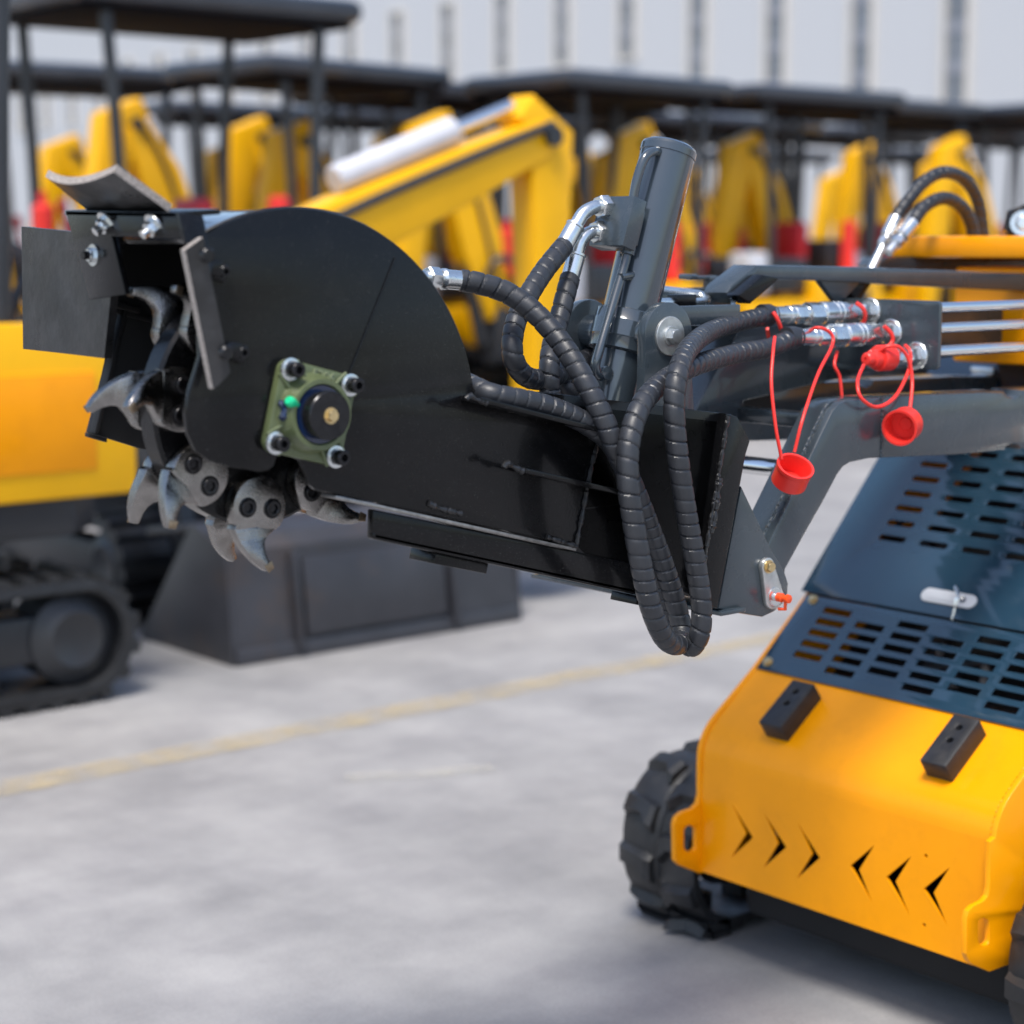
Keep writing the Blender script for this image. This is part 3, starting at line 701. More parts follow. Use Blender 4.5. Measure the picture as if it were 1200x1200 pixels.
m.raw(vs, fs); bmesh.ops.recalc_face_normals(m.bm, faces=m.bm.faces)
m.build('front_panel', 'yellow', LD, ang=50)

for yy in (YN + 0.013, YFAR - 0.007):
    m = M(); q = spline([at(p, yy) for p in [V((XF, 0, 0.33))] + pr[1:11]], 0.0042)
    for i in range(0, len(q) - 1, 2): m.tube([q[i], q[i + 1]], 0.0013 + 0.0004 * random.random(), 6)
    m.build('weld_seam', 'yellow', LD, ang=60)
def prof_up(off):
    o = []
    seq = pr[1:9] + [PB, PH, PT]
    for i, p in enumerate(seq):
        tg = (seq[min(i + 1, len(seq) - 1)] - seq[max(i - 1, 0)]).normalized(); nn = V((-tg.z, 0, tg.x)); q = p + nn * (off if i < len(seq) - 2 else -0.003); o.append((q.x, q.z))
    return o
# side plates with towing eyes
def side_plate(y, lobe, hole, back):
    m = M(); h = [(q.x, q.z) for q in (PY(a, b, y) for a, b in hole)]
    l = [(q.x, q.z) for q in (PY(a, b, y) for a, b in lobe)]
    m.plate(prof_up(0.004) + [(3.45, 1.03), (3.45, 0.42), (2.70, 0.42), (2.60, 0.20), (2.42, 0.150)] + l, 0.010, (0, y, 0), (1, 0, 0), (0, 0, 1), (0, 1, 0), [h], bev=0.0018)
    return m.build('side_plate', 'yellow', LD)
def slot_px(cx, cy, w, h, lean=0.0, n=8):
    o = []
    for i in range(n + 1): a = math.pi * i / n; o.append((cx + w * math.cos(a) + lean, cy - h - w * math.sin(a) * 1.0))
    for i in range(n + 1): a = math.pi + math.pi * i / n; o.append((cx + w * math.cos(a) - lean, cy + h - w * math.sin(a) * 1.0))
    return o
side_plate(YN, [(1160, 1139), (1141, 1131), (1136, 1127), (1132.5, 1118), (1132.5, 1078), (1135, 1068), (1141, 1062), (1153, 1056), (1158, 1050), (1160, 1040), (1160.5, 987)], slot_px(1153, 1092, 6.5, 9.5), 0)
side_plate(YFAR - 0.003, [(821, 1024), (796, 1014), (791.5, 1009), (790.5, 966), (793, 958), (800, 952), (812, 948), (818, 942), (820.5, 932), (820.5, 900)], slot_px(809, 983, 7, 8.5), 0)

# vented lower cover and hinged upper hatch, on their slopes
def sloped(o, e, y0, y1, s0, s1, slots, thick, name, material, parent, lift=0.0, bev=0.0006):
    e = e.normalized(); n = V((-e.z, 0, e.x))
    m = M(); m.plate([(y0, s0), (y1, s0), (y1, s1), (y0, s1)], thick, o + n * lift, eY, e, n, slots, bev); return m.build(name, material, parent)
e1 = (PH - PB).normalized(); n1 = V((-e1.z, 0, e1.x)); e2 = (PT - PH).normalized(); n2 = V((-e2.z, 0, e2.x))
slots = []
for k, yc in enumerate((2.180, 2.0965, 2.0135, 1.9305, 1.8485, 1.7655, 1.69)):
    for r in range(5):
        sc = (0.0475 if k % 2 == 0 else 0.0295) + 0.0257 * r
        hw = 0.031 if yc > 1.7 else 0.02
        slots.append([(yc - hw, sc - 0.0070), (yc + hw, sc - 0.0070), (yc + hw, sc + 0.0070), (yc - hw, sc + 0.0070)])
vent = sloped(PB, PH - PB, YN + 0.012, YFAR - 0.006, 0.0, 0.1755, slots, 0.003, 'vented_cover', 'slate_gloss', LD, 0.0035)
slots = []
for k, yc in enumerate((2.152, 2.061, 1.971, 1.881, 1.791, 1.71)):
    for r in range(9):
        sc = 0.139 + 0.0336 * r
        slots.append([(yc + x, sc + z) for x, z in rrect(0.060, 0.0125, 0.0061, 4)])
LH = (PT - PH).length
hatch = sloped(PH, PT - PH, YN + 0.012, YFAR + 0.008, 0.001, LH - 0.004, slots, 0.003, 'hinged_hatch', 'slate_gloss', LD, 0.0065)
# hatch lip
m = M(); m.prism([at(PH + n2 * 0.0065 + e2 * 0.0012, YN + 0.012), at(PH + n2 * 0.0065 + e2 * 0.0012, YFAR - 0.004), at(PH + n2 * 0.001 + e2 * 0.0012, YFAR - 0.004), at(PH + n2 * 0.001 + e2 * 0.0012, YN + 0.012)], e2 * 0.003); m.build('hatch_lip', 'dark', hatch)
for px, py in ((953, 703), (900, 776)):
    q = PN(px, py, PB + n1 * 0.0065, n1); m = M(); m.lathe([(0.0095, 0), (0.0095, 0.0016), (0.0075, 0.0016)], q, n1, 24); hex_bolt(m, q + n1 * 0.0014, n1, 0.0072, 0.0055, ref=e1); m.build('bolt', 'gold', vent)
# paddle latch with its key
qc = PH + n2 * 0.0095 + e2 * 0.0365; qc.y = 1.972
m = M(); m.plate(rrect(0.112, 0.027, 0.0134, 8), 0.0045, qc, eY, e2, n2, bev=0.0012)
m.plate([(x + 0.014, z) for x, z in rrect(0.066, 0.0165, 0.008, 8)], 0.0018, qc + n2 * 0.0043, eY, e2, n2, bev=0.0007)
pad = m.build('latch', 'latch', hatch)
m = M(); m.lathe([(0.0052, 0), (0.0052, 0.004), (0.004, 0.005)], qc + eY * -0.031 + n2 * 0.0043, n2, 20); m.build('lock_barrel', 'grease', pad)
m = M(); kc = qc + eY * -0.027 + n2 * 0.008
kd = (n2 * 0.75 + e2 * 0.45 + eY * 0.25).normalized(); kw = kd.cross(eY).normalized()
m.plate([(x, z + 0.014) for x, z in rrect(0.0085, 0.020, 0.004)], 0.0012, kc, kw, kd, kw.cross(kd), bev=0.0003)
k2 = (V((-0.25, 0.06, -1))).normalized()
m.plate([(x, z + 0.012) for x, z in rrect(0.0085, 0.016, 0.004)], 0.0012, kc + n2 * 0.010, (RT - k2 * RT.dot(k2)).normalized(), k2, V((-.8, -.6, .1)), bev=0.0003)
m.box(kc + n2 * 0.010 + k2 * 0.032, (0.0035, 0.0012, 0.020), Matrix(((RT - k2 * RT.dot(k2)).normalized(), k2.cross((RT - k2 * RT.dot(k2)).normalized()), k2)).transposed())
m.build('key', 'zinc', pad)
# hinge at the top of the hatch
q = PN(1153, 437, PT + n2 * 0.0095, n2)
m = M(); rot2 = Matrix((eY, e2, n2)).transposed()
m.box(q - e2 * 0.013 + n2 * 0.002, (0.045, 0.028, 0.004), rot2, 0.001); m.cyl(q + e2 * 0.004 + eY * 0.025 + n2 * 0.005, q + e2 * 0.004 - eY * 0.025 + n2 * 0.005, 0.006, 16)
for s in (-1, 1): m.lathe([(0.006, 0), (0.005, 0.003), (0, 0.004)], q - e2 * 0.013 + eY * 0.011 * s + n2 * 0.004, n2, 16)
m.build('hatch_hinge', 'zinc', hatch)

# engine bay behind the vents: near-black sheet and floor put in its shade
m = M()
m.prism([at(PB - n1 * 0.16, YN + 0.02), at(PB - n1 * 0.16, YFAR - 0.01), at(PT - n2 * 0.22, YFAR - 0.01), at(PT - n2 * 0.22, YN + 0.02)], (0.01, 0, -0.01)); m.build('bay_shade_sheet', 'dark', LD)
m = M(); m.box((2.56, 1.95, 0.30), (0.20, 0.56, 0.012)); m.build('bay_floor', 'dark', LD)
for i in range(7):
    m = M(); y = 1.72 + 0.075 * i + random.uniform(-.02, .02); p = PB.lerp(PT, random.uniform(0.02, 0.5)) - n1 * random.uniform(0.05, 0.10); p = at(p, y)
    m.tube(spline([p, p + V((0.04, 0.03, 0.03)), p + V((0.05, 0.09, 0.02)), p + V((0.12, 0.10, 0.06))], 0.006), 0.009, 12)
    m.build('engine_hose', 'rubber', LD)
for i in range(8):
    m = M(); y = 1.74 + 0.06 * i; p = at(PB.lerp(PT, random.uniform(0.02, 0.5)) - n1 * random.uniform(0.035, 0.08), y)
    m.lathe([(0.008, 0, 'hex'), (0.008, 0.012, 'hex'), (0.006, 0.012), (0.006, 0.03)], p, V((random.uniform(-1, 1), random.uniform(-1, 1), random.uniform(-.3, 1))), 18)
    m.build('engine_fitting', 'pipe', LD)

# bump stops with two holes each
def bump_stop(pxs):
    e = (PB - P0).normalized(); n = V((-e.z, 0, e.x)); q = [PN(a, b, P0 + n * 0.03, n) for a, b in pxs]
    c = sum(q, V()) / 4; yc = c.y; c = P0 + e * ((c - P0).dot(e)); c.y = yc
    h = [[(0.010 * k + 0.0055 * math.cos(R_(a)), 0.018 + 0.021 * k + 0.0055 * math.sin(R_(a))) for a in range(0, 360, 24)] for k in (0, 1)]
    h = [[(0.0055 * math.cos(R_(a)), k + 0.0055 * math.sin(R_(a))) for a in range(0, 360, 24)] for k in (0.0, 0.028)]
    m = M(); m.plate(rrect(0.050, 0.105, 0.003, 3), 0.036, c, eY, e, n, h, bev=0.0025)
    b = m.build('bump_stop', 'block', LD)
    m = M(); m.box(c + n * 0.004 + e * 0.014, (0.03, 0.05, 0.004), Matrix((eY, e, n)).transposed()); m.build('hole_bottom', 'dark', b)
bump_stop([(920, 797), (954, 806), (926, 857), (893, 847)]); bump_stop([(1112, 837), (1147, 846), (1115, 905), (1083, 893)])

# rear console
yc_ = PX(1118, 345, 2.865).y; m = M(); m.box((2.865 + 0.27, (yc_ + 1.66) / 2, 1.115), (0.54, yc_ - 1.66, 0.17), bev=0.006); m.build('console', 'yellow', LD)
m = M(); m.box((2.83 + 0.28, 1.965, 1.236), (0.56, 0.615, 0.039), bev=0.007); m.build('console_top', 'yellow', LD)
m = M(); m.lathe([(0.034, -0.02, 'hex'), (0.034, 0.014, 'hex'), (0.024, 0.016), (0.023, 0.008), (0.012, 0.006), (0.010, 0.012), (0.0, 0.012)], PX(1198, 262, 2.88), V((-0.75, -0.66, 0.1)), 36); m.build('rear_knob', ['boltblack'], LD)
m = M(); m.lathe([(0.022, 0.0095), (0.014, 0.0072), (0.0105, 0.0135), (0, 0.014)], PX(1198, 262, 2.88), V((-0.75, -0.66, 0.1)), 32); m.build('rear_knob_insert', 'zinc', LD)
for pth, fpx in (([(1049, 258), (1062, 238), (1082, 214), (1106, 202), (1130, 210), (1146, 236), (1153, 280)], (1028, 302)), ([(1068, 263), (1084, 242), (1106, 232), (1127, 242), (1138, 262), (1142, 284)], (1058, 275))):
    yy = 2.20 if fpx[0] < 1050 else 2.16
    a, b = PY(*fpx, yy), PY(*pth[0], yy); d = (b - a).normalized(); L_ = (b - a).length
    m = M(); m.cyl(a - d * 0.05, b, 0.008, 16); m.lathe([(0.009, -0.006), (0.0128, -0.004), (0.0128, 0.034), (0.011, 0.036)], b - d * 0.03, d, 22); m.lathe([(0.012, 0, 'hex'), (0.012, 0.014, 'hex')], b - d * 0.055, d, 18); m.build('hose_fitting', 'zinc', LD)
    m = M(); hose_mesh(m, [PY(x, y, yy) for x, y in pth], 0.0118); m.build('hydraulic_hose', 'rubber', LD)

# ---- lift arms
arm_px = [(992, 469), (984, 473), (976, 481), (901, 637), (880, 684), (888, 706), (906, 712), (918, 690), (921, 667), (963, 592), (982, 556), (988, 548), (997, 542), (1020, 537), (1060, 535.5), (1120, 533), (1178, 527.5), (1180, 523), (1187, 520), (1194, 522), (1196, 526.5), (1290, 519), (1290, 452),
          (1197, 457), (1195, 463), (1188, 467), (1181, 464), (1177, 458.5), (1120, 461), (1032, 465.5)]
YA = 1.815
arm2 = [(q.x, q.z) for q in (PY(a, b, YA) for a, b in arm_px)]
back = [(3.25, arm2[22][1]), (3.25, arm2[21][1] - 0.01)]
arm2 = arm2[:22] + [(3.25, arm2[21][1] - 0.02), (3.25, arm2[22][1] - 0.02)] + arm2[22:]
for y in (YA, 2.115):
    m = M(); m.plate(arm2, 0.060, (0, y, 0), (1, 0, 0), (0, 0, 1), (0, 1, 0), bev=0.0035); ar = m.build('lift_arm', 'slate', LD)
    m = M(); pts = spline([PY(a, b, YA) + V((0, y - YA + 0.016, 0)) for a, b in ((990, 470.5), (975, 482), (938, 560), (903, 633))], 0.003)
    m.tube(pts, 0.0026, 8, 0, lambda l, a: 1 + 0.25 * math.sin(l * 700 + math.sin(l * 190))); m.build('weld_bead', 'slate', ar)
    if y == YA:
        m = M(); pts = spline([PY(1033, 466, YA - 0.0004), PY(1034, 500, YA - 0.0004), PY(1033, 536, YA - 0.0004)], 0.003); m.tube(pts, 0.0022, 8, 0, lambda l, a: 1 + 0.3 * math.sin(l * 800 + math.sin(l * 150))); m.build('weld_bead', 'slate', ar)
# upper link
ul = [(882, 376), (866, 386), (816, 478), (812, 492), (866, 492), (873, 470), (1000, 440), (1105, 420), (1200, 406), (1290, 396), (1290, 357), (1200, 361), (905, 371)]
m = M(); m.plateY(ul, 2.046, 0.06, bev=0.003); m.build('upper_link', 'slate', LD)
m = M(); m.plateY([(868, 472), (905, 458), (905, 486), (858, 494)], 2.11, 0.01, bev=0.001); m.build('void_patch', 'black_dull', LD)  # black patch standing for the dark void beside the upper link
# cross bar and tilt rod between the arms
c0 = PY(965, 495, YA + 0.06)
m = M(); m.box((c0.x + 0.012, 1.995, c0.z), (0.03, 0.245, 0.022), bev=0.002); m.build('cross_bar', 'slate', LD)
c0 = PY(944, 553, YA + 0.05)
m = M(); m.cyl((c0.x, YA + 0.05, c0.z), (c0.x, 2.12, c0.z), 0.0135, 28); m.build('tilt_rod', 'chrome', LD)
# upper guard bar
yb_ = 1.985
bar = [(887, 310.5), (857, 334), (852, 343), (855, 350), (863, 349), (889, 328), (960, 328.5), (1200, 341.5), (1290, 346), (1290, 326), (1200, 320.5), (1000, 312.5)]
m = M(); m.plateY(bar, yb_, 0.05, bev=0.003); gb = m.build('guard_bar', 'slate', LD)
m = M(); m.plateY([(895, 322), (914, 326), (880, 356), (866, 346)], yb_ - 0.03, 0.028, bev=0.002); m.build('guard_strut', 'black', LD)
m = M(); m.plateY([(958, 325), (1012, 327), (983, 358)], yb_ + 0.015, 0.012, bev=0.001); m.build('gusset', 'slate', LD)
m = M(); m.plateY([(1000, 327), (1024, 328), (1006, 356), (997, 343)], yb_ + 0.03, 0.03, bev=0.002); m.build('gusset', 'black', LD)
m = M(); m.plateY([(1038, 301), (1028, 311), (1034, 316), (1290, 322), (1290, 303)], 2.22, 0.05, bev=0.003); m.build('guard_bar', 'slate', LD)
# coupler frame on top (tray with handle rods)
m = M(); x0 = PY(770, 363, 1.90).x; x1 = PY(868, 357, 1.90).x; zt = PY(868, 357, 1.90).z
xa = PY(760, 340, 2.126).x; x2 = PY(857, 338, 2.126).x; zf = PY(857, 336, 2.126).z
def bar_(p, q, w, h): 
    d = (q - p); d.z = 0; d.normalize(); s_n = V((-d.y, d.x, 0)) * w / 2; u = V((0, 0, h / 2))
    m.hexa([p - s_n - u, q - s_n - u, q + s_n - u, p + s_n - u, p - s_n + u, q - s_n + u, q + s_n + u, p + s_n + u], 0.0015)
bar_(V((x0, 1.904, zt - 0.013)), V((x1, 1.904, zt - 0.013)), 0.008, 0.027)
bar_(V((xa, 2.126, zf - 0.02)), V((x2, 2.126, zf - 0.02)), 0.010, 0.040)
bar_(V((x1 - 0.004, 1.910, zt - 0.014)), V((x2 - 0.004, 2.120, zf - 0.014)), 0.008, 0.024)
m.hexa([V((x0, 1.909, zt - 0.036)), V((x1 - .01, 1.909, zt - 0.036)), V((x2 - .01, 2.12, zf - 0.036)), V((xa, 2.12, zf - 0.036)), V((x0, 1.909, zt - 0.028)), V((x1 - .01, 1.909, zt - 0.028)), V((x2 - .01, 2.12, zf - 0.028)), V((xa, 2.12, zf - 0.028))])
tray = m.build('coupler_tray', 'slate', LD)
m = M(); m.tube(spline([PY(768, 339, 2.05), PY(812, 344, 2.05), PY(824, 347, 2.04), PY(828, 351, 2.02), PY(822, 354, 2.0), PY(790, 354, 1.985), PY(768, 355, 1.98)], 0.004), 0.0065, 14); m.build('lock_rod', 'zinc', tray)
m = M(); m.box(PY(799, 352, 1.985), (0.040, 0.022, 0.018), bev=0.002); m.build('rod_clamp', 'boltblack', tray)
m = M(); lv = PY(822, 334, 2.126); m.cyl(lv + V((0.02, 0, -0.012)), lv + V((0.02, 0, 0.012)), 0.011, 18, bev=0.002); m.box(lv + V((0.0, 0, 0.011)), (0.062, 0.014, 0.007), bev=0.002); m.box(lv + V((-0.03, 0, 0.013)), (0.016, 0.03, 0.009), bev=0.003); m.build('lock_lever', 'slate', tray)
# quick coupler side plates with the pin plate
qa = [(869, 570), (889, 612), (902, 640), (919, 668), (924, 684), (923, 696), (917, 708), (907, 717), (894, 723), (868, 719), (842, 713.5), (862, 606)]
qa2 = [(q.x, q.z) for q in (PY(a, b, 1.800) for a, b in qa)]
for y in (1.800, 2.178):
    m = M(); m.plate(qa2, 0.012, (0, y, 0), (1, 0, 0), (0, 0, 1), (0, 1, 0), bev=0.002); sp_ = m.build('coupler_plate', 'slate', LD)
    if y < 1.9:
        c1, c2 = PY(900.5, 664, y - 0.008), PY(908, 699, y - 0.008); r1, r2 = 0.0125, 0.0185
        ol = []; d = (c2 - c1); ang = math.degrees(math.atan2(d.z, d.x))
        ol += [(c1.x + r1 * math.cos(R_(ang + a)), c1.z + r1 * math.sin(R_(ang + a))) for a in range(80, 281, 20)]
        ol += [(c2.x + r2 * math.cos(R_(ang + a)), c2.z + r2 * math.sin(R_(ang + a))) for a in range(-80, 81, 16)]
        m = M(); m.plate(ol, 0.008, (0, y - 0.008, 0), (1, 0, 0), (0, 0, 1), (0, 1, 0), bev=0.0012); pp = m.build('pin_plate', 'zinc_dull', sp_)
        m = M(); m.lathe([(0.0095, 0), (0.0095, 0.0018), (0.0075, 0.0018)], c1, nY, 24); hex_bolt(m, c1 + nY * 0.0016, nY, 0.0075, 0.006, ref=(0.2, 0, 1)); m.build('bolt', 'gold', pp)
        m = M(); m.lathe([(0.0135, 0), (0.0135, 0.0015), (0.006, 0.002), (0.006, 0.008), (0.004, 0.010)], c2, nY, 24); m.build('grease_nipple', 'zinc', pp)
        m = M(); m.lathe([(0.0065, 0.006), (0.0065, 0.014), (0.004, 0.0155), (0.004, 0.022), (0.0065, 0.023), (0.006, 0.027), (0, 0.028)], c2, nY, 20); m.tube([c2 + nY * 0.02, c2 + nY * 0.018 + V((0.002, 0, -0.016)), c2 + nY * 0.006 + V((0.002, 0, -0.017))], 0.0025, 8); m.build('grease_cap', 'orange', pp)
qb0 = PY(842, 713, 1.80)
m = M(); m.box((qb0.x + 0.02, 1.99, qb0.z - 0.006), (0.05, 0.40, 0.006), bev=0.001); m.box((qb0.x + 0.055, 1.99, qb0.z + 0.07), (0.012, 0.366, 0.14), bev=0.001); m.build('coupler_back', 'slate', LD)

# ---- hydraulic coupler bracket with three couplings
XC = 2.380
yr, yl = PX(1100, 390, XC).y, PX(984, 351, XC).y - 0.0
ztop = PX(1040, 351, XC).z; zb = PX(1101, 434, XC).z
cx_, cz_ = (yr + yl) / 2, (ztop + zb) / 2
m = M(); m.plate([(x + cx_, z + cz_) for x, z in rrect(abs(yl - yr), ztop - zb, 0.008, 5)], 0.008, (XC, 0, 0), (0, 1, 0), (0, 0, 1), (1, 0, 0), bev=0.0012)
m.box((XC + 0.05, 1.99, zb - 0.004), (0.10, 0.10, 0.008), bev=0.001)
cb = m.build('coupling_bracket', 'slate', LD)
nX = V((-1, 0, 0))
ends = []
for (px, py, L_, full) in ((1020, 365, 0.236, True), (1045, 390, 0.228, True), (1075, 417, 0.10, False)):
    o = PX(px, py, XC); m = M()
    k = L_ / 0.236 if full else 1.0
    pf = [(0.0215, 0.0), (0.0215, 0.0035), (0.0200, 0.005), (0.0140, 0.005), (0.0150, 0.007, 'hex'), (0.0160, 0.009, 'hex'), (0.0160, 0.027, 'hex'), (0.0140, 0.029), (0.0140, 0.036)]
    if full:
        pf += [(0.0150, 0.037, 'hex'), (0.0172, 0.040, 'hex'), (0.0172, 0.060, 'hex'), (0.0160, 0.063), (0.0166, 0.066), (0.0166, 0.072), (0.0178, 0.074), (0.0178, 0.079), (0.0164, 0.080), (0.0164, 0.084), (0.0178, 0.085), (0.0178, 0.090), (0.0164, 0.091), (0.0164, 0.094), (0.0178, 0.096), (0.0178, 0.118), (0.0168, 0.120),
               (0.0162, 0.121, 'hex'), (0.0182, 0.124, 'hex'), (0.0182, 0.148, 'hex'), (0.0160, 0.152), (0.0128, 0.153), (0.0128, 0.157), (0.0140, 0.158, 'hex'), (0.0148, 0.160, 'hex'), (0.0148, 0.178, 'hex'), (0.0125, 0.181), (0.0112, 0.182), (0.0112, 0.188), (0.0136, 0.190), (0.0136, 0.195), (0.0128, 0.196), (0.0128, 0.226), (0.0136, 0.228), (0.0136, 0.234), (0.0110, 0.236)]
    else:
        pf += [(0.0140, 0.050), (0.0158, 0.052, 'hex'), (0.0158, 0.068, 'hex'), (0.0140, 0.070), (0.0130, 0.085)]
    pf = [(p[0], p[1] * k) + tuple(p[2:]) for p in pf]
    m.lathe(pf, o, nX, 30, ref=(0, 0.3, 1)); cpl = m.build('quick_coupling', 'zinc', cb)
    ends.append(o + nX * L_)
    if not full:
        m = M(); m.lathe([(0.0190, 0.066), (0.0200, 0.068), (0.0200, 0.092), (0.0185, 0.095), (0.0145, 0.096), (0.0135, 0.108), (0.0100, 0.110), (0.0095, 0.121), (0.008, 0.123), (0.003, 0.1235), (0.003, 0.121), (0, 0.121)], o, nX, 32); m.build('dust_cap', 'red', cpl)
# the three pipes behind the bracket
for py, r in ((360.5, 0.0078), (384.5, 0.0078), (412, 0.0086)):
    o = PX(1099, py, XC + 0.010); o.y -= 0.0 if py < 400 else 0.0
    o.y = yr + 0.010
    m = M(); m.cyl(o + V((-0.004, 0, 0)), o + V((0.85, 0, 0)), r, 24); m.build('steel_pipe', 'chrome', LD)
# hoses of the couplings (they belong to the grinder)
A_, B_ = ends[0], ends[1]
PA = [A_ + V((0.012, 0, 0)), A_] + ymap([(868, 377, 1.925), (838, 386, 1.88), (812, 403, 1.80), (796, 432, 1.737), (790, 475, 1.722), (794, 530, 1.720), (804, 600, 1.722), (817, 670, 1.722), (822, 712, 1.722), (820, 742, 1.726)])
PBH = [B_ + V((0.012, 0, 0)), B_] + ymap([(900, 408, 1.885), (860, 415, 1.86), (815, 428, 1.81), (780, 445, 1.768), (752, 474, 1.738), (738, 515, 1.725), (736, 560, 1.720), (742, 610, 1.716), (752, 665, 1.714), (764, 715, 1.716), (779, 748, 1.724)])
m = M(); hose_mesh(m, RIBH + PA[::-1], 0.0140); m.build('hydraulic_hose', 'rubber', G)
m = M(); hose_mesh(m, MOTOR + PBH[::-1], 0.0142); m.build('hydraulic_hose', 'rubber', G)
for p, d in ((A_, 1), (B_, 1)):
    m = M(); m.lathe([(0.0165, 0), (0.0168, 0.001), (0.0168, 0.018), (0.0160, 0.019)], p + V((-0.016, 0, 0)), V((1, 0, 0)), 28); m.build('hose_sleeve', 'rubber', G)
# red caps and straps
def strap(pts, r=0.0026, parent=LD): 
    m = M(); m.tube(spline([PY(*p) for p in pts], 0.004), r, 10); m.build('cap_strap', 'red', parent, ang=60)
def cup(c, ax, parent, r=0.0255, h=0.033):
    m = M(); m.lathe([(0, 0), (r * 0.92, 0.0), (r, 0.002), (r, h - 0.006), (r * 1.06, h - 0.004), (r * 1.06, h), (r * 0.92, h), (r * 0.88, h - 0.004), (r * 0.86, 0.005), (r * 0.4, 0.005), (r * 0.36, 0.0065), (0, 0.0065)], c, ax, 40, cap=False); return m.build('dust_cap', 'red', parent)
toCam = (-FW)
ax1 = (toCam * 0.62 + UP * 0.70 + RT * 0.22).normalized(); c1 = PY(929, 554, 1.785)
cup(c1 - ax1 * 0.020, ax1, LD)
ax2 = (toCam * 0.80 - RT * 0.50 - UP * 0.25).normalized(); c2 = PY(1058, 499, 1.785)
cup(c2 - ax2 * 0.018, ax2, LD)
strap([(916, 538, 1.79), (909, 500, 1.795), (904, 450, 1.81), (906, 412, 1.83), (908, 395, 1.85)]); strap([(931, 530, 1.80), (941, 490, 1.80), (958, 440, 1.83), (974, 408, 1.86), (976, 395, 1.868), (969, 387, 1.872), (958, 384, 1.878), (948, 388, 1.90)])
strap([(906, 366, 1.928), (911, 374, 1.922), (917, 390, 1.922), (921, 400, 1.93)], 0.0032); strap([(899, 385, 1.93), (901, 396, 1.94), (904, 405, 1.95)], 0.0030)
strap([(981, 412, 1.90), (978, 428, 1.89), (984, 442, 1.885), (987, 470, 1.88), (989, 500, 1.88)])
strap([(1012, 428, 1.845), (1005, 447, 1.815), (1009, 466, 1.80), (1027, 477, 1.797), (1047, 467, 1.80), (1061, 444, 1.815), (1067, 424, 1.825), (1066, 411, 1.83), (1061, 405, 1.845)], 0.0028)
strap([(1031, 411, 1.845), (1040, 406, 1.835), (1054, 407, 1.825), (1065, 422, 1.818), (1069, 448, 1.810), (1066, 484, 1.790)], 0.0028)
strap([(1003, 355, 1.93), (1011, 361, 1.922), (1014, 371, 1.922), (1010, 382, 1.93)], 0.0034); strap([(1036, 382, 1.885), (1045, 392, 1.878), (1045, 402, 1.878), (1034, 411, 1.88), (1024, 416, 1.885)], 0.0034)

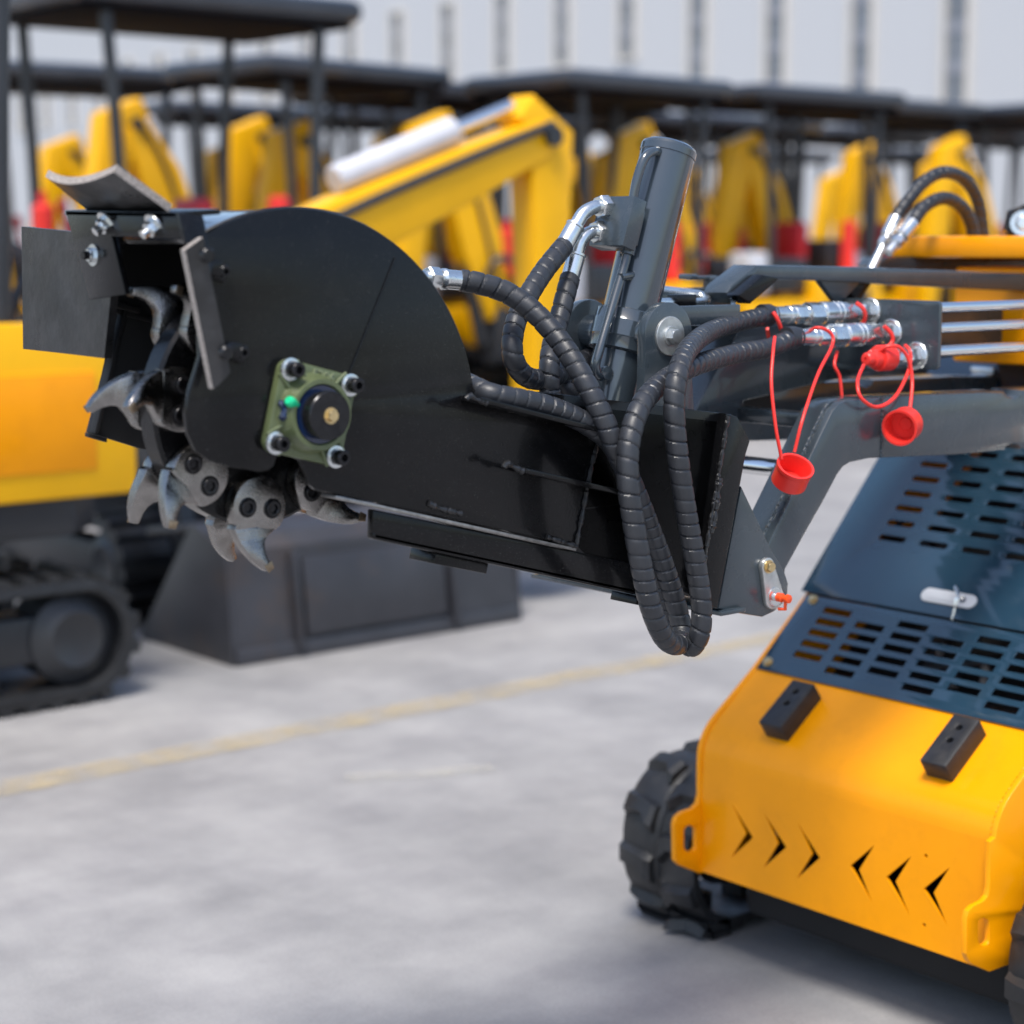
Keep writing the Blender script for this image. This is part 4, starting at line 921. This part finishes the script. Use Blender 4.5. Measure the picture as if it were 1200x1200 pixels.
# ---- rubber tracks
def make_track(y0, y1):
    xc0, xc1, zc_, r = 2.500, 3.55, 0.158, 0.138
    path = []
    def arcp(cx, cz, rr, d0, d1, n=40): path.extend([V((cx + rr * math.cos(R_(d0 + (d1 - d0) * i / n)), 0, cz + rr * math.sin(R_(d0 + (d1 - d0) * i / n)))) for i in range(n + 1)])
    arcp(2.496, 0.165, 0.139, 90, 180); arcp(2.474, 0.132, 0.117, 180, 270); arcp(3.55, 0.1595, 0.1445, 270, 450, 60)
    path = spline(path + [path[0]], 0.006)[:-1]
    cum = [0.0]
    for a_, b_ in zip(path, path[1:] + path[:1]): cum.append(cum[-1] + (b_ - a_).length)
    per = cum[-1]; span = xc1 - xc0
    def loop(s):
        s %= per; i = min(int(s / per * len(path)), len(path) - 1)
        while cum[i] > s: i -= 1
        while cum[i + 1] < s: i += 1
        a_, b_ = path[i], path[(i + 1) % len(path)]; t = (path[(i + 2) % len(path)] - path[i - 1]).normalized()
        return a_.lerp(b_, (s - cum[i]) / max(1e-9, cum[i + 1] - cum[i])), t, V((t.z, 0, -t.x)) * -1 if False else V((-t.z, 0, t.x)) * -1
    m = M(); N_ = 150; vs = []; fs = []; w = y1 - y0
    secy = [(0.0, -0.018), (0.0, -0.004), (0.012, 0.0), (w * 0.44, 0.0), (w * 0.5, -0.005), (w * 0.56, 0.0), (w - 0.012, 0.0), (w, -0.004), (w, -0.018)]
    ns = len(secy)
    for i in range(N_):
        p, t, n = loop(per * i / N_)
        for (yy, h) in secy: vs.append(V((p.x, y0 + yy, p.z)) + n * h)
    for i in range(N_):
        j = (i + 1) % N_
        for k in range(ns):
            k2 = (k + 1) % ns; fs.append((i * ns + k, i * ns + k2, j * ns + k2, j * ns + k))
    m.raw(vs, fs)
    nl = 36
    for i in range(nl):
        for sd in (0, 1):
            p, t, n = loop(per * (i + 0.5 * sd) / nl + 0.01)
            hgt = 0.0150; o = V((p.x, 0, p.z))
            yA, yB = (y0 + 0.003, y0 + w * 0.45) if sd == 0 else (y1 - 0.003, y1 - w * 0.45)
            yM = yA + (yB - yA) * 0.62
            def sec(y, sh, half, hh): return [V((o.x, y, o.z)) + t * (sh - half) - n * 0.004, V((o.x, y, o.z)) + t * (sh + half) - n * 0.004, V((o.x, y, o.z)) + t * (sh + half * 0.62) + n * hh, V((o.x, y, o.z)) + t * (sh - half * 0.62) + n * hh]
            ss = [sec(yA, 0.000, 0.024, hgt * 0.55), sec(yA + (yM - yA) * 0.4, 0.000, 0.021, hgt), sec(yM, 0.002, 0.019, hgt), sec(yB - (yB - yM) * .35, 0.014, 0.030, hgt * 0.96), sec(yB, 0.016, 0.028, hgt * 0.55)]
            v_ = [q for s in ss for q in s]; f_ = [(0, 1, 2, 3), (16, 17, 18, 19)]
            for a in range(4):
                for k in range(4): f_.append((a * 4 + k, a * 4 + (k + 1) % 4, a * 4 + 4 + (k + 1) % 4, a * 4 + 4 + k))
            m.raw(v_, f_)
    # inner drive lugs
    for i in range(nl):
        p, t, n = loop(per * i / nl); m.box(V((p.x, (y0 + y1) / 2, p.z)) - n * 0.03, (0.018, 0.05, 0.03), Matrix((t, eY, n)).transposed())
    bmesh.ops.recalc_face_normals(m.bm, faces=m.bm.faces)
    tr = m.build('rubber_track', 'tyre', LD, ang=26)
    for xc in (xc0, xc1):
        m = M(); m.lathe([(0.03, -0.05), (0.080, -0.05), (0.085, -0.03), (0.068, -0.02), (0.068, 0.02), (0.085, 0.03), (0.080, 0.05), (0.03, 0.05)], (xc, (y0 + y1) / 2, zc_), (0, 1, 0), 40); m.build('idler_wheel', 'frame', tr)
    for k in range(4):
        m = M(); m.lathe([(0.02, -0.055), (0.05, -0.055), (0.05, 0.055), (0.02, 0.055)], (xc0 + 0.2 + 0.2 * k, (y0 + y1) / 2, zc_ - r + 0.075), (0, 1, 0), 28); m.build('track_roller', 'frame', tr)
    m = M(); m.box(((xc0 + xc1) / 2, (y0 + y1) / 2, zc_), (0.72, 0.07, 0.08), bev=0.01); m.build('track_frame', 'frame', tr)
make_track(2.296, 2.478); make_track(1.455, 1.634)
m = M(); m.box((3.0, 1.965, 0.33), (0.80, 0.58, 0.26), bev=0.01); m.build('undercarriage', 'frame', LD)
m = M(); m.box((2.955, 1.955, 0.128), (1.05, 0.57, 0.135), bev=0.02); m.build('belly_shade_block', 'dark', LD)  # near-black block added to blacken the shade under the front panel
# ================================================================== BACKGROUND: parked machines (built at the origin facing +X, then placed)
def place(r, loc, rz, sc=1.0):
    r.location = loc; r.rotation_euler = (0, 0, rz); r.scale = (sc, sc, sc); return r
def xzplate(m, pts, y, w, bev=0.012): m.plate(pts, w, (0, y - w / 2, 0), (1, 0, 0), (0, 0, 1), (0, 1, 0), bev=bev)
def strip2(cl, widths):
    """thick 2D polyline -> outline"""
    L = []; Rr = []
    for i, p in enumerate(cl):
        a = V(cl[max(i - 1, 0)]); b = V(cl[min(i + 1, len(cl) - 1)]); t = (b - a).normalized(); n = V((-t.y, t.x)); w = widths[i] / 2
        L.append((p[0] + n.x * w, p[1] + n.y * w)); Rr.append((p[0] - n.x * w, p[1] - n.y * w))
    return L + Rr[::-1]
def far_track(parent, yc, w=0.23, ln=1.5, r=0.165):
    m = M(); a = ln / 2 - r
    lp = []
    for i in range(13): t = R_(90 + 180 * i / 12); lp.append((-a + r * math.cos(t), r + 0.015 + r * math.sin(t)))
    for i in range(13): t = R_(-90 + 180 * i / 12); lp.append((a + r * math.cos(t), r + 0.015 + r * math.sin(t)))
    inner = [((x if abs(x) <= a else math.copysign(a, x) + (x - math.copysign(a, x)) * 0.80), (z - r - 0.015) * 0.80 + r + 0.015) for x, z in lp]
    m.plate(lp, w, (0, yc - w / 2, 0), (1, 0, 0), (0, 0, 1), (0, 1, 0), [inner[::-1]], bev=0.004)
    per = []
    n = len(lp); seg = [(V(lp[i]), V(lp[(i + 1) % n])) for i in range(n)]; tot = sum((b - a_).length for a_, b in seg); k = 46; d = 0; idx = 0; acc = 0
    for i in range(k):
        s = tot * i / k
        while acc + (seg[idx][1] - seg[idx][0]).length < s: acc += (seg[idx][1] - seg[idx][0]).length; idx += 1
        t = (seg[idx][1] - seg[idx][0]).normalized(); p = seg[idx][0] + t * (s - acc); nn = V((t.y, -t.x))
        m.box((p.x + nn.x * 0.008, yc, p.y + nn.y * 0.008), (0.035, w, 0.022), Matrix((V((t.x, 0, t.y)), eY, V((-t.y, 0, t.x)))).transposed())
    tr = m.build('rubber_track', 'tyre', parent)
    m = M(); m.box((0, yc, r + 0.02), (ln - 2 * r, w * 0.55, 0.13), bev=0.01); m.build('track_frame', 'frame', tr)
    for x, rr in ((-a, r * 0.76), (a, r * 0.76)):
        m = M(); m.lathe([(0.03, -w * .35), (rr * .6, -w * .42), (rr, -w * .3), (rr, w * .3), (rr * .6, w * .42), (0.03, w * .35)], (x, yc, r + 0.015), (0, 1, 0), 28); m.build('sprocket', 'frame', tr)
    for x in (-0.3, 0.0, 0.3):
        m = M(); m.lathe([(0.02, -w * .4), (0.055, -w * .38), (0.055, w * .38), (0.02, w * .4)], (x, yc, 0.085), (0, 1, 0), 18); m.build('track_roller', 'frame', tr)

def excavator(name, boom, bw, stick, sw, film=True, bucket_at=None, canopy=True, blade=True):
    r = empty(name, (0, 0, 0))
    for s in (-1, 1): far_track(r, s * 0.385)
    m = M(); m.box((0, 0, 0.26), (0.9, 0.56, 0.20), bev=0.02); m.cyl((0, 0, 0.34), (0, 0, 0.50), 0.27, 28); m.build('undercarriage', 'frame', r)
    m = M(); m.plate([(x, z) for x, z in [(-0.70, -0.40), (-0.55, -0.46), (0.60, -0.46), (0.72, -0.34), (0.72, 0.34), (0.60, 0.46), (-0.55, 0.46), (-0.70, 0.40), (-0.78, 0.2), (-0.78, -0.2)]], 0.12, (0, 0, 0.46), (1, 0, 0), (0, 1, 0), (0, 0, 1), bev=0.015); m.build('slew_deck', 'frame', r)
    m = M(); m.plate([(-0.72, -0.44), (0.0, -0.46), (0.0, 0.46), (-0.72, 0.44), (-0.80, 0.22), (-0.80, -0.22)], 0.42, (0, 0, 0.575), (1, 0, 0), (0, 1, 0), (0, 0, 1), bev=0.04); b = m.build('counterweight', 'yellow_far', r)
    m = M(); m.box((-0.36, -0.462, 0.80), (0.42, 0.012, 0.20), bev=0.004); m.box((-0.36, 0.462, 0.80), (0.42, 0.012, 0.20), bev=0.004); m.build('vent_panel', 'frame', b)
    for s in (-1, 1):
        m = M(); m.box((0.36, s * 0.37, 0.70), (0.70, 0.17, 0.25), bev=0.03); m.build('side_cover', 'yellow_far', r)
    m = M(); m.box((-0.02, 0, 1.02), (0.36, 0.36, 0.10), bev=0.03); m.box((-0.20, 0, 1.22), (0.10, 0.28, 0.34), bev=0.035); m.build('seat', 'seat', r)
    for s in (-1, 1):
        m = M(); m.box((0.18, s * 0.33, 1.0), (0.34, 0.12, 0.26), bev=0.03); c = m.build('control_console', 'frame', r)
        m = M(); m.cyl((0.30, s * 0.33, 1.1), (0.34, s * 0.33, 1.32), 0.012, 10); m.lathe([(0.012, 0), (0.024, 0.02), (0.024, 0.07), (0.01, 0.09)], (0.335, s * 0.33, 1.30), (0.1, 0, 1), 14); m.build('control_lever', 'seat', c)
    m = M(); m.cyl((0.44, -0.33, 1.00), (0.44, -0.33, 1.36), 0.055, 18, bev=0.02); m.cyl((0.44, -0.33, 1.36), (0.44, -0.33, 1.42), 0.02, 10); m.build('fire_extinguisher', 'red', r)
    m = M(); m.cyl((-0.50, 0.30, 1.00), (-0.50, 0.30, 1.40), 0.055, 18, bev=0.02); m.build('filter_housing', 'red', r)
    m = M(); m.box((-0.50, 0, 1.12), (0.26, 0.46, 0.28), bev=0.04); m.box((-0.50, -0.30, 1.06), (0.22, 0.16, 0.16), bev=0.03); m.build('engine_cover', 'frame', r)
    m = M()
    for k in range(5):
        y = -0.16 + 0.08 * k; m.tube(spline([(0.60, y, 0.72), (0.74, y * 1.2, 1.06 + 0.06 * (k % 2)), (0.92, y * 0.8, 1.16), (1.02, y * 0.5, 1.02)], 0.04), 0.018, 8)
    m.build('hose_bundle', 'rubber', r)
    m = M(); m.box((0.52, 0.30, 1.02), (0.22, 0.24, 0.30), bev=0.04); m.build('film_wrap', 'film', r)
    if canopy:
        for sx, x in ((-1, -0.62), (1, 0.42)):
            for s in (-1, 1):
                m = M(); m.tube(spline([(x, s * 0.42, 0.9), (x + 0.02 * sx, s * 0.42, 1.6), (x + 0.06 * sx, s * 0.41, 2.27)], 0.08), 0.030, 12); m.build('canopy_post', 'frame', r)
        m = M(); m.box((-0.10, 0, 2.285), (1.56, 1.04, 0.115), bev=0.05); m.box((-0.10, 0, 2.340), (1.20, 0.76, 0.03), bev=0.012); cp = m.build('canopy', 'canopy', r)
        m = M(); m.box((-0.10, 0, 2.225), (1.46, 0.95, 0.05), bev=0.02); m.build('roof_underside', 'underside', cp)  # near-black slab below the canopy
    if blade:
        m = M(); m.plate([(0.98, 0.02), (1.0, 0.02), (0.965, 0.15), (1.0, 0.31), (0.98, 0.31), (0.94, 0.15)], 1.0, (0, -0.5, 0), (1, 0, 0), (0, 0, 1), (0, 1, 0), bev=0.004)
        for s in (-1, 1): m.box((0.72, s * 0.2, 0.17), (0.54, 0.06, 0.09), bev=0.008)
        m.build('dozer_blade', 'bucket', r)
    # swing post, boom, stick, bucket
    m = M(); m.box((0.80, 0, 0.68), (0.22, 0.20, 0.34), bev=0.02); m.cyl((0.86, 0, 0.5), (0.86, 0, 0.9), 0.06, 20); m.build('swing_post', 'frame', r)
    m = M(); xzplate(m, strip2(boom, bw), 0, 0.15); bo = m.build('boom', 'yellow_far', r)
    m = M(); tip = boom[-1]; m.cyl((tip[0], -0.10, tip[1]), (tip[0], 0.10, tip[1]), 0.035, 18); m.build('pivot_pin', 'frame', bo)
    m = M(); xzplate(m, strip2(stick, sw), 0, 0.13); st = m.build('stick', 'yellow_far', r)
    # cylinders
    k = len(boom) // 2
    a = V((boom[k][0], 0, boom[k][1] + bw[k] * 0.75)); e = V((stick[0][0] - 0.02, 0, stick[0][1])); d = (e - a)
    m = M(); m.cyl(a, a + d * 0.66, 0.048 if film else 0.042, 20, bev=0.006); cy = m.build('stick_cylinder', 'film' if film else 'frame', bo)
    m = M(); m.cyl(a + d * 0.66, e, 0.022, 16); m.build('cylinder_rod', 'chrome', cy)
    a = V((0.95, 0, 0.62)); e = V((boom[k][0] + 0.06, 0, boom[k][1] - bw[k] * 0.4)); d = e - a
    m = M(); m.cyl(a, a + d * 0.6, 0.045, 20, bev=0.006); cy = m.build('boom_cylinder', 'frame', r)
    m = M(); m.cyl(a + d * 0.6, e, 0.022, 16); m.build('cylinder_rod', 'chrome', cy)
    m = M(); q = [(p[0], 0.085, p[1] + w * 0.30) for p, w in zip(boom, bw)]; m.tube(spline(q, 0.06), 0.016, 8); q = [(p[0], -0.085, p[1] + w * 0.30) for p, w in zip(boom, bw)]; m.tube(spline(q, 0.06), 0.016, 8); m.build('boom_hose', 'rubber', bo)
    m = M(); m.box((boom[1][0], 0, boom[1][1] + bw[1] * 0.72), (0.12, 0.10, 0.14), bev=0.025); m.build('work_lamp_cover', 'red', bo)
    sx, sz = stick[-1]
    m = M(); pf = [(sx - 0.05, sz + 0.02), (sx + 0.07, sz + 0.03), (sx + 0.12, sz - 0.12), (sx + 0.06, sz - 0.30), (sx - 0.10, sz - 0.38), (sx - 0.26, sz - 0.32), (sx - 0.24, sz - 0.30), (sx - 0.10, sz - 0.35), (sx + 0.04, sz - 0.27), (sx + 0.08, sz - 0.12)]
    m.plate(pf, 0.40, (0, -0.2, 0), (1, 0, 0), (0, 0, 1), (0, 1, 0), bev=0.004)
    side_ = [(sx - 0.05, sz + 0.0), (sx + 0.08, sz - 0.10), (sx + 0.04, sz - 0.27), (sx - 0.10, sz - 0.35), (sx - 0.24, sz - 0.30)]
    for s in (-1, 1): m.plate(side_, 0.012, (0, s * 0.194 - 0.006, 0), (1, 0, 0), (0, 0, 1), (0, 1, 0), bev=0.002)
    m.build('digging_bucket', 'bucket', r)
    return r

# the near machine at the left, seen from its side, boom reaching to the right
E0 = excavator('mini_excavator', [(0.86, 0.78), (1.25, 1.04), (1.78, 1.27), (2.30, 1.47), (2.64, 1.60)], [0.16, 0.23, 0.22, 0.18, 0.13], [(2.54, 1.70), (2.655, 1.60), (2.66, 1.15), (2.62, 0.62)], [0.10, 0.20, 0.155, 0.10], blade=False)
tag(E0, 'near yellow mini excavator at the left edge, its raised boom reaching right behind the grinder', 'excavator', 'yellow mini excavators parked in the yard')
place(E0, (1.80, 5.12, 0), 0.0)
m = M(); m.box((0.30, -0.478, 0.80), (0.95, 0.03, 0.47), bev=0.012); o_ = m.build('side_door', 'yellow_far', None); o_.parent = E0
m = M(); m.box((0.32, -0.496, 0.77), (0.66, 0.012, 0.26), bev=0.004); q_ = m.build('vent_panel', 'yellow', None); q_.parent = o_

# the row behind, booms towards the left
RP = excavator('mini_excavator', [(0.86, 0.80), (1.00, 1.25), (1.14, 1.62), (1.32, 1.92)], [0.18, 0.34, 0.30, 0.16], [(1.24, 2.02), (1.42, 1.92), (1.55, 1.35), (1.60, 0.60)], [0.12, 0.26, 0.20, 0.12])
GRP = 'yellow mini excavators parked in the yard'
row = [(186, 9.9, 0, 'mini excavator under the largest black canopy, at the upper left behind the rubber flaps'),
       (352, 12.2, 8, 'mini excavator whose yellow boom stands just right of the top rubber flap'),
       (470, 14.5, 4, 'mini excavator with its boom above the top of the black hood'),
       (690, 12.6, 2, 'mini excavator under the wide black canopy left of the upright cylinder'),
       (905, 14.3, -3, 'mini excavator under the black canopy right of the upright cylinder'),
       (1120, 18.0, 0, 'mini excavator under the canopy above the two arched hoses'),
       (985, 18.5, 5, 'mini excavator half hidden behind the canopy right of the upright cylinder'),
       (1240, 16.0, -4, 'mini excavator at the right edge behind the rear hoses, boom to the left'),
       (430, 17.5, -5, 'mini excavator mostly hidden behind the white cylinder of the near boom'),
       (760, 16.5, 6, 'mini excavator behind the steel fittings left of the upright cylinder'),
       (250, 16.0, 2, 'mini excavator far behind the posts of the largest black canopy'),
       (60, 13.0, -6, 'mini excavator at the far left, seen between the posts of the near excavator'),
       (1060, 23.0, 0, 'small far mini excavator left of the two arched hoses'),
       (890, 24.0, 4, 'smallest far mini excavator, above the guard bar of the loader'),
       (640, 15.2, -4, 'mini excavator whose canopy overlaps behind the wide one left of the upright cylinder'),
       (840, 16.8, 3, 'mini excavator whose canopy fills the gap right of the upright cylinder top'),
       (1010, 15.5, -2, 'mini excavator behind the loader guard bar, canopy left of the arched hoses'),
       (1180, 21.0, 2, 'small far mini excavator above the yellow console top at the right edge'),
       (520, 13.4, 5, 'mini excavator behind the near raised boom, canopy right of its white cylinder'),
       (580, 19.0, 3, 'small far mini excavator behind the red lamp cover of the raised boom'),
       (800, 20.0, -2, 'small far mini excavator directly behind the top of the upright cylinder')]
for i, (px, fwd, dz, lab) in enumerate(row):
    o = RP if i == 0 else copy_tree(RP)
    place(o, LW(px, fwd), math.pi + R_(dz), 1.05 if i == 0 else 0.97 + 0.02 * (i % 3)); tag(o, lab, 'excavator', GRP)

# compact loader carrying the wide bucket that rests on the concrete
BL = empty('bucket_loader', (0, 0, 0), 'dark compact track loader with a wide grey bucket resting flat on the concrete', 'loader')
for s in (-1, 1): far_track(BL, s * 0.40, 0.22, 1.3)
m = M(); m.box((-0.05, 0, 0.48), (1.05, 0.56, 0.42), bev=0.04); m.box((-0.25, 0, 0.78), (0.55, 0.54, 0.24), bev=0.04); m.build('body', 'frame', BL)
for s in (-1, 1):
    m = M(); xzplate(m, strip2([(-0.5, 0.86), (0.30, 0.82), (0.72, 0.50), (0.80, 0.25)], [0.10, 0.14, 0.12, 0.10]), s * 0.36, 0.06); m.build('lift_arm', 'frame', BL)
m = M(); pf = [(0.80, 0.02), (0.79, 0.34), (0.86, 0.41), (1.00, 0.44), (1.08, 0.42), (1.10, 0.40), (1.00, 0.42), (0.87, 0.39), (0.815, 0.33), (0.825, 0.03), (1.30, 0.03), (1.33, 0.01), (0.82, 0.0)]
pf = [(1.34, 0.0), (1.30, 0.335), (1.25, 0.375), (1.12, 0.40), (0.84, 0.36), (0.82, 0.33), (1.11, 0.375), (1.24, 0.35), (1.275, 0.32), (1.31, 0.02), (0.80, 0.02), (0.80, 0.0)]
m.plate(pf, 1.10, (0, -0.52, 0), (1, 0, 0), (0, 0, 1), (0, 1, 0), bev=0.006)
for s in (-1, 1): m.plate([(1.34, 0.0), (1.31, 0.34), (1.12, 0.405), (0.80, 0.02), (0.80, 0.0)], 0.016, (0, (0.582 if s > 0 else -0.522) - 0.008, 0), (1, 0, 0), (0, 0, 1), (0, 1, 0), bev=0.003)
bk = m.build('bucket', 'bucket', BL)
slope = (V((1.30, 0, 0.335)) - V((1.34, 0, 0.0))).normalized(); nb = V((slope.z, 0, -slope.x))
m = M()
def onb(y, s, h=0.0): return V((1.34, y, 0)) + slope * s + nb * h
m.prism([onb(-0.27, 0.06, 0.0), onb(0.27, 0.06, 0.0), onb(0.27, 0.30, 0.0), onb(-0.27, 0.30, 0.0)], nb * 0.022, bev=0.008)
for s in (-1, 1):
    m.prism([onb(s * 0.29, 0.02), onb(s * 0.31, 0.02), onb(s * 0.31, 0.32), onb(s * 0.29, 0.32)], nb * 0.035, bev=0.004)
m.prism([onb(-0.52, 0.0), onb(0.57, 0.0), onb(0.57, 0.05), onb(-0.52, 0.05)], nb * 0.014, bev=0.003)
m.build('mount_plate', 'bucket', bk)
place(BL, (3.475, 4.76 + 1.34, 0), R_(-90))

# ------------------------------------------------------------------ factory building behind the yard
BD = empty('factory_building', (0, 0, 0), 'long white clad factory building with tall narrow window strips behind the yard', 'building')
wd = (RT * -1620 + FH * 2272.6).normalized()                    # along the facade, away from the camera
base = LW(1115, 66.0)
wn = V((wd.y, -wd.x, 0)); wn = wn if wn.dot(-base) > 0 else -wn # towards the yard
SP = 4.40
def fp(i, z, out=0.0): p = base + wd * (SP * i) + wn * out; return V((p.x, p.y, z))
X0, X1, HB = -9.0, 26.0, 17.5
m = M(); a, b = fp(X0, 0), fp(X1, 0)
m.prism([a, b, b - wn * 18, a - wn * 18], (0, 0, HB)); m.build('wall', 'clad', BD)
m = M(); m.prism([fp(X0, HB, 0.15), fp(X1, HB, 0.15), fp(X1, HB, -18.2), fp(X0, HB, -18.2)], (0, 0, 0.3)); m.build('roof_edge', 'reveal', BD)
for i in range(-7, 25):
    lo = 8.6 if i > 3 else 3.2
    hi = 12.0
    w2 = 0.5
    def wp(u, z, out): p = fp(i, z, out) + wd * u; return p
    m = M()
    for (u0, u1, z0, z1) in ((-w2 - 0.09, -w2, lo, hi), (w2, w2 + 0.14, lo, hi), (-w2 - 0.09, w2 + 0.14, hi, hi + 0.12), (-w2 - 0.12, w2 + 0.16, lo - 0.12, lo)):
        m.prism([wp(u0, z0, 0.002), wp(u1, z0, 0.002), wp(u1, z0, 0.16), wp(u0, z0, 0.16)], (0, 0, z1 - z0))
    z = lo + 0.85
    while z < hi - 0.3:
        m.prism([wp(-w2, z, 0.031), wp(w2, z, 0.031), wp(w2, z, 0.07), wp(-w2, z, 0.07)], (0, 0, 0.40), mi=1); z += 1.35
    wnd = m.build('window', ['reveal', 'mullion'], BD)
    m = M(); m.prism([wp(-w2, lo, 0.004), wp(w2, lo, 0.004), wp(w2, lo, 0.03), wp(-w2, lo, 0.03)], (0, 0, hi - lo)); m.build('pane', 'glass', wnd)
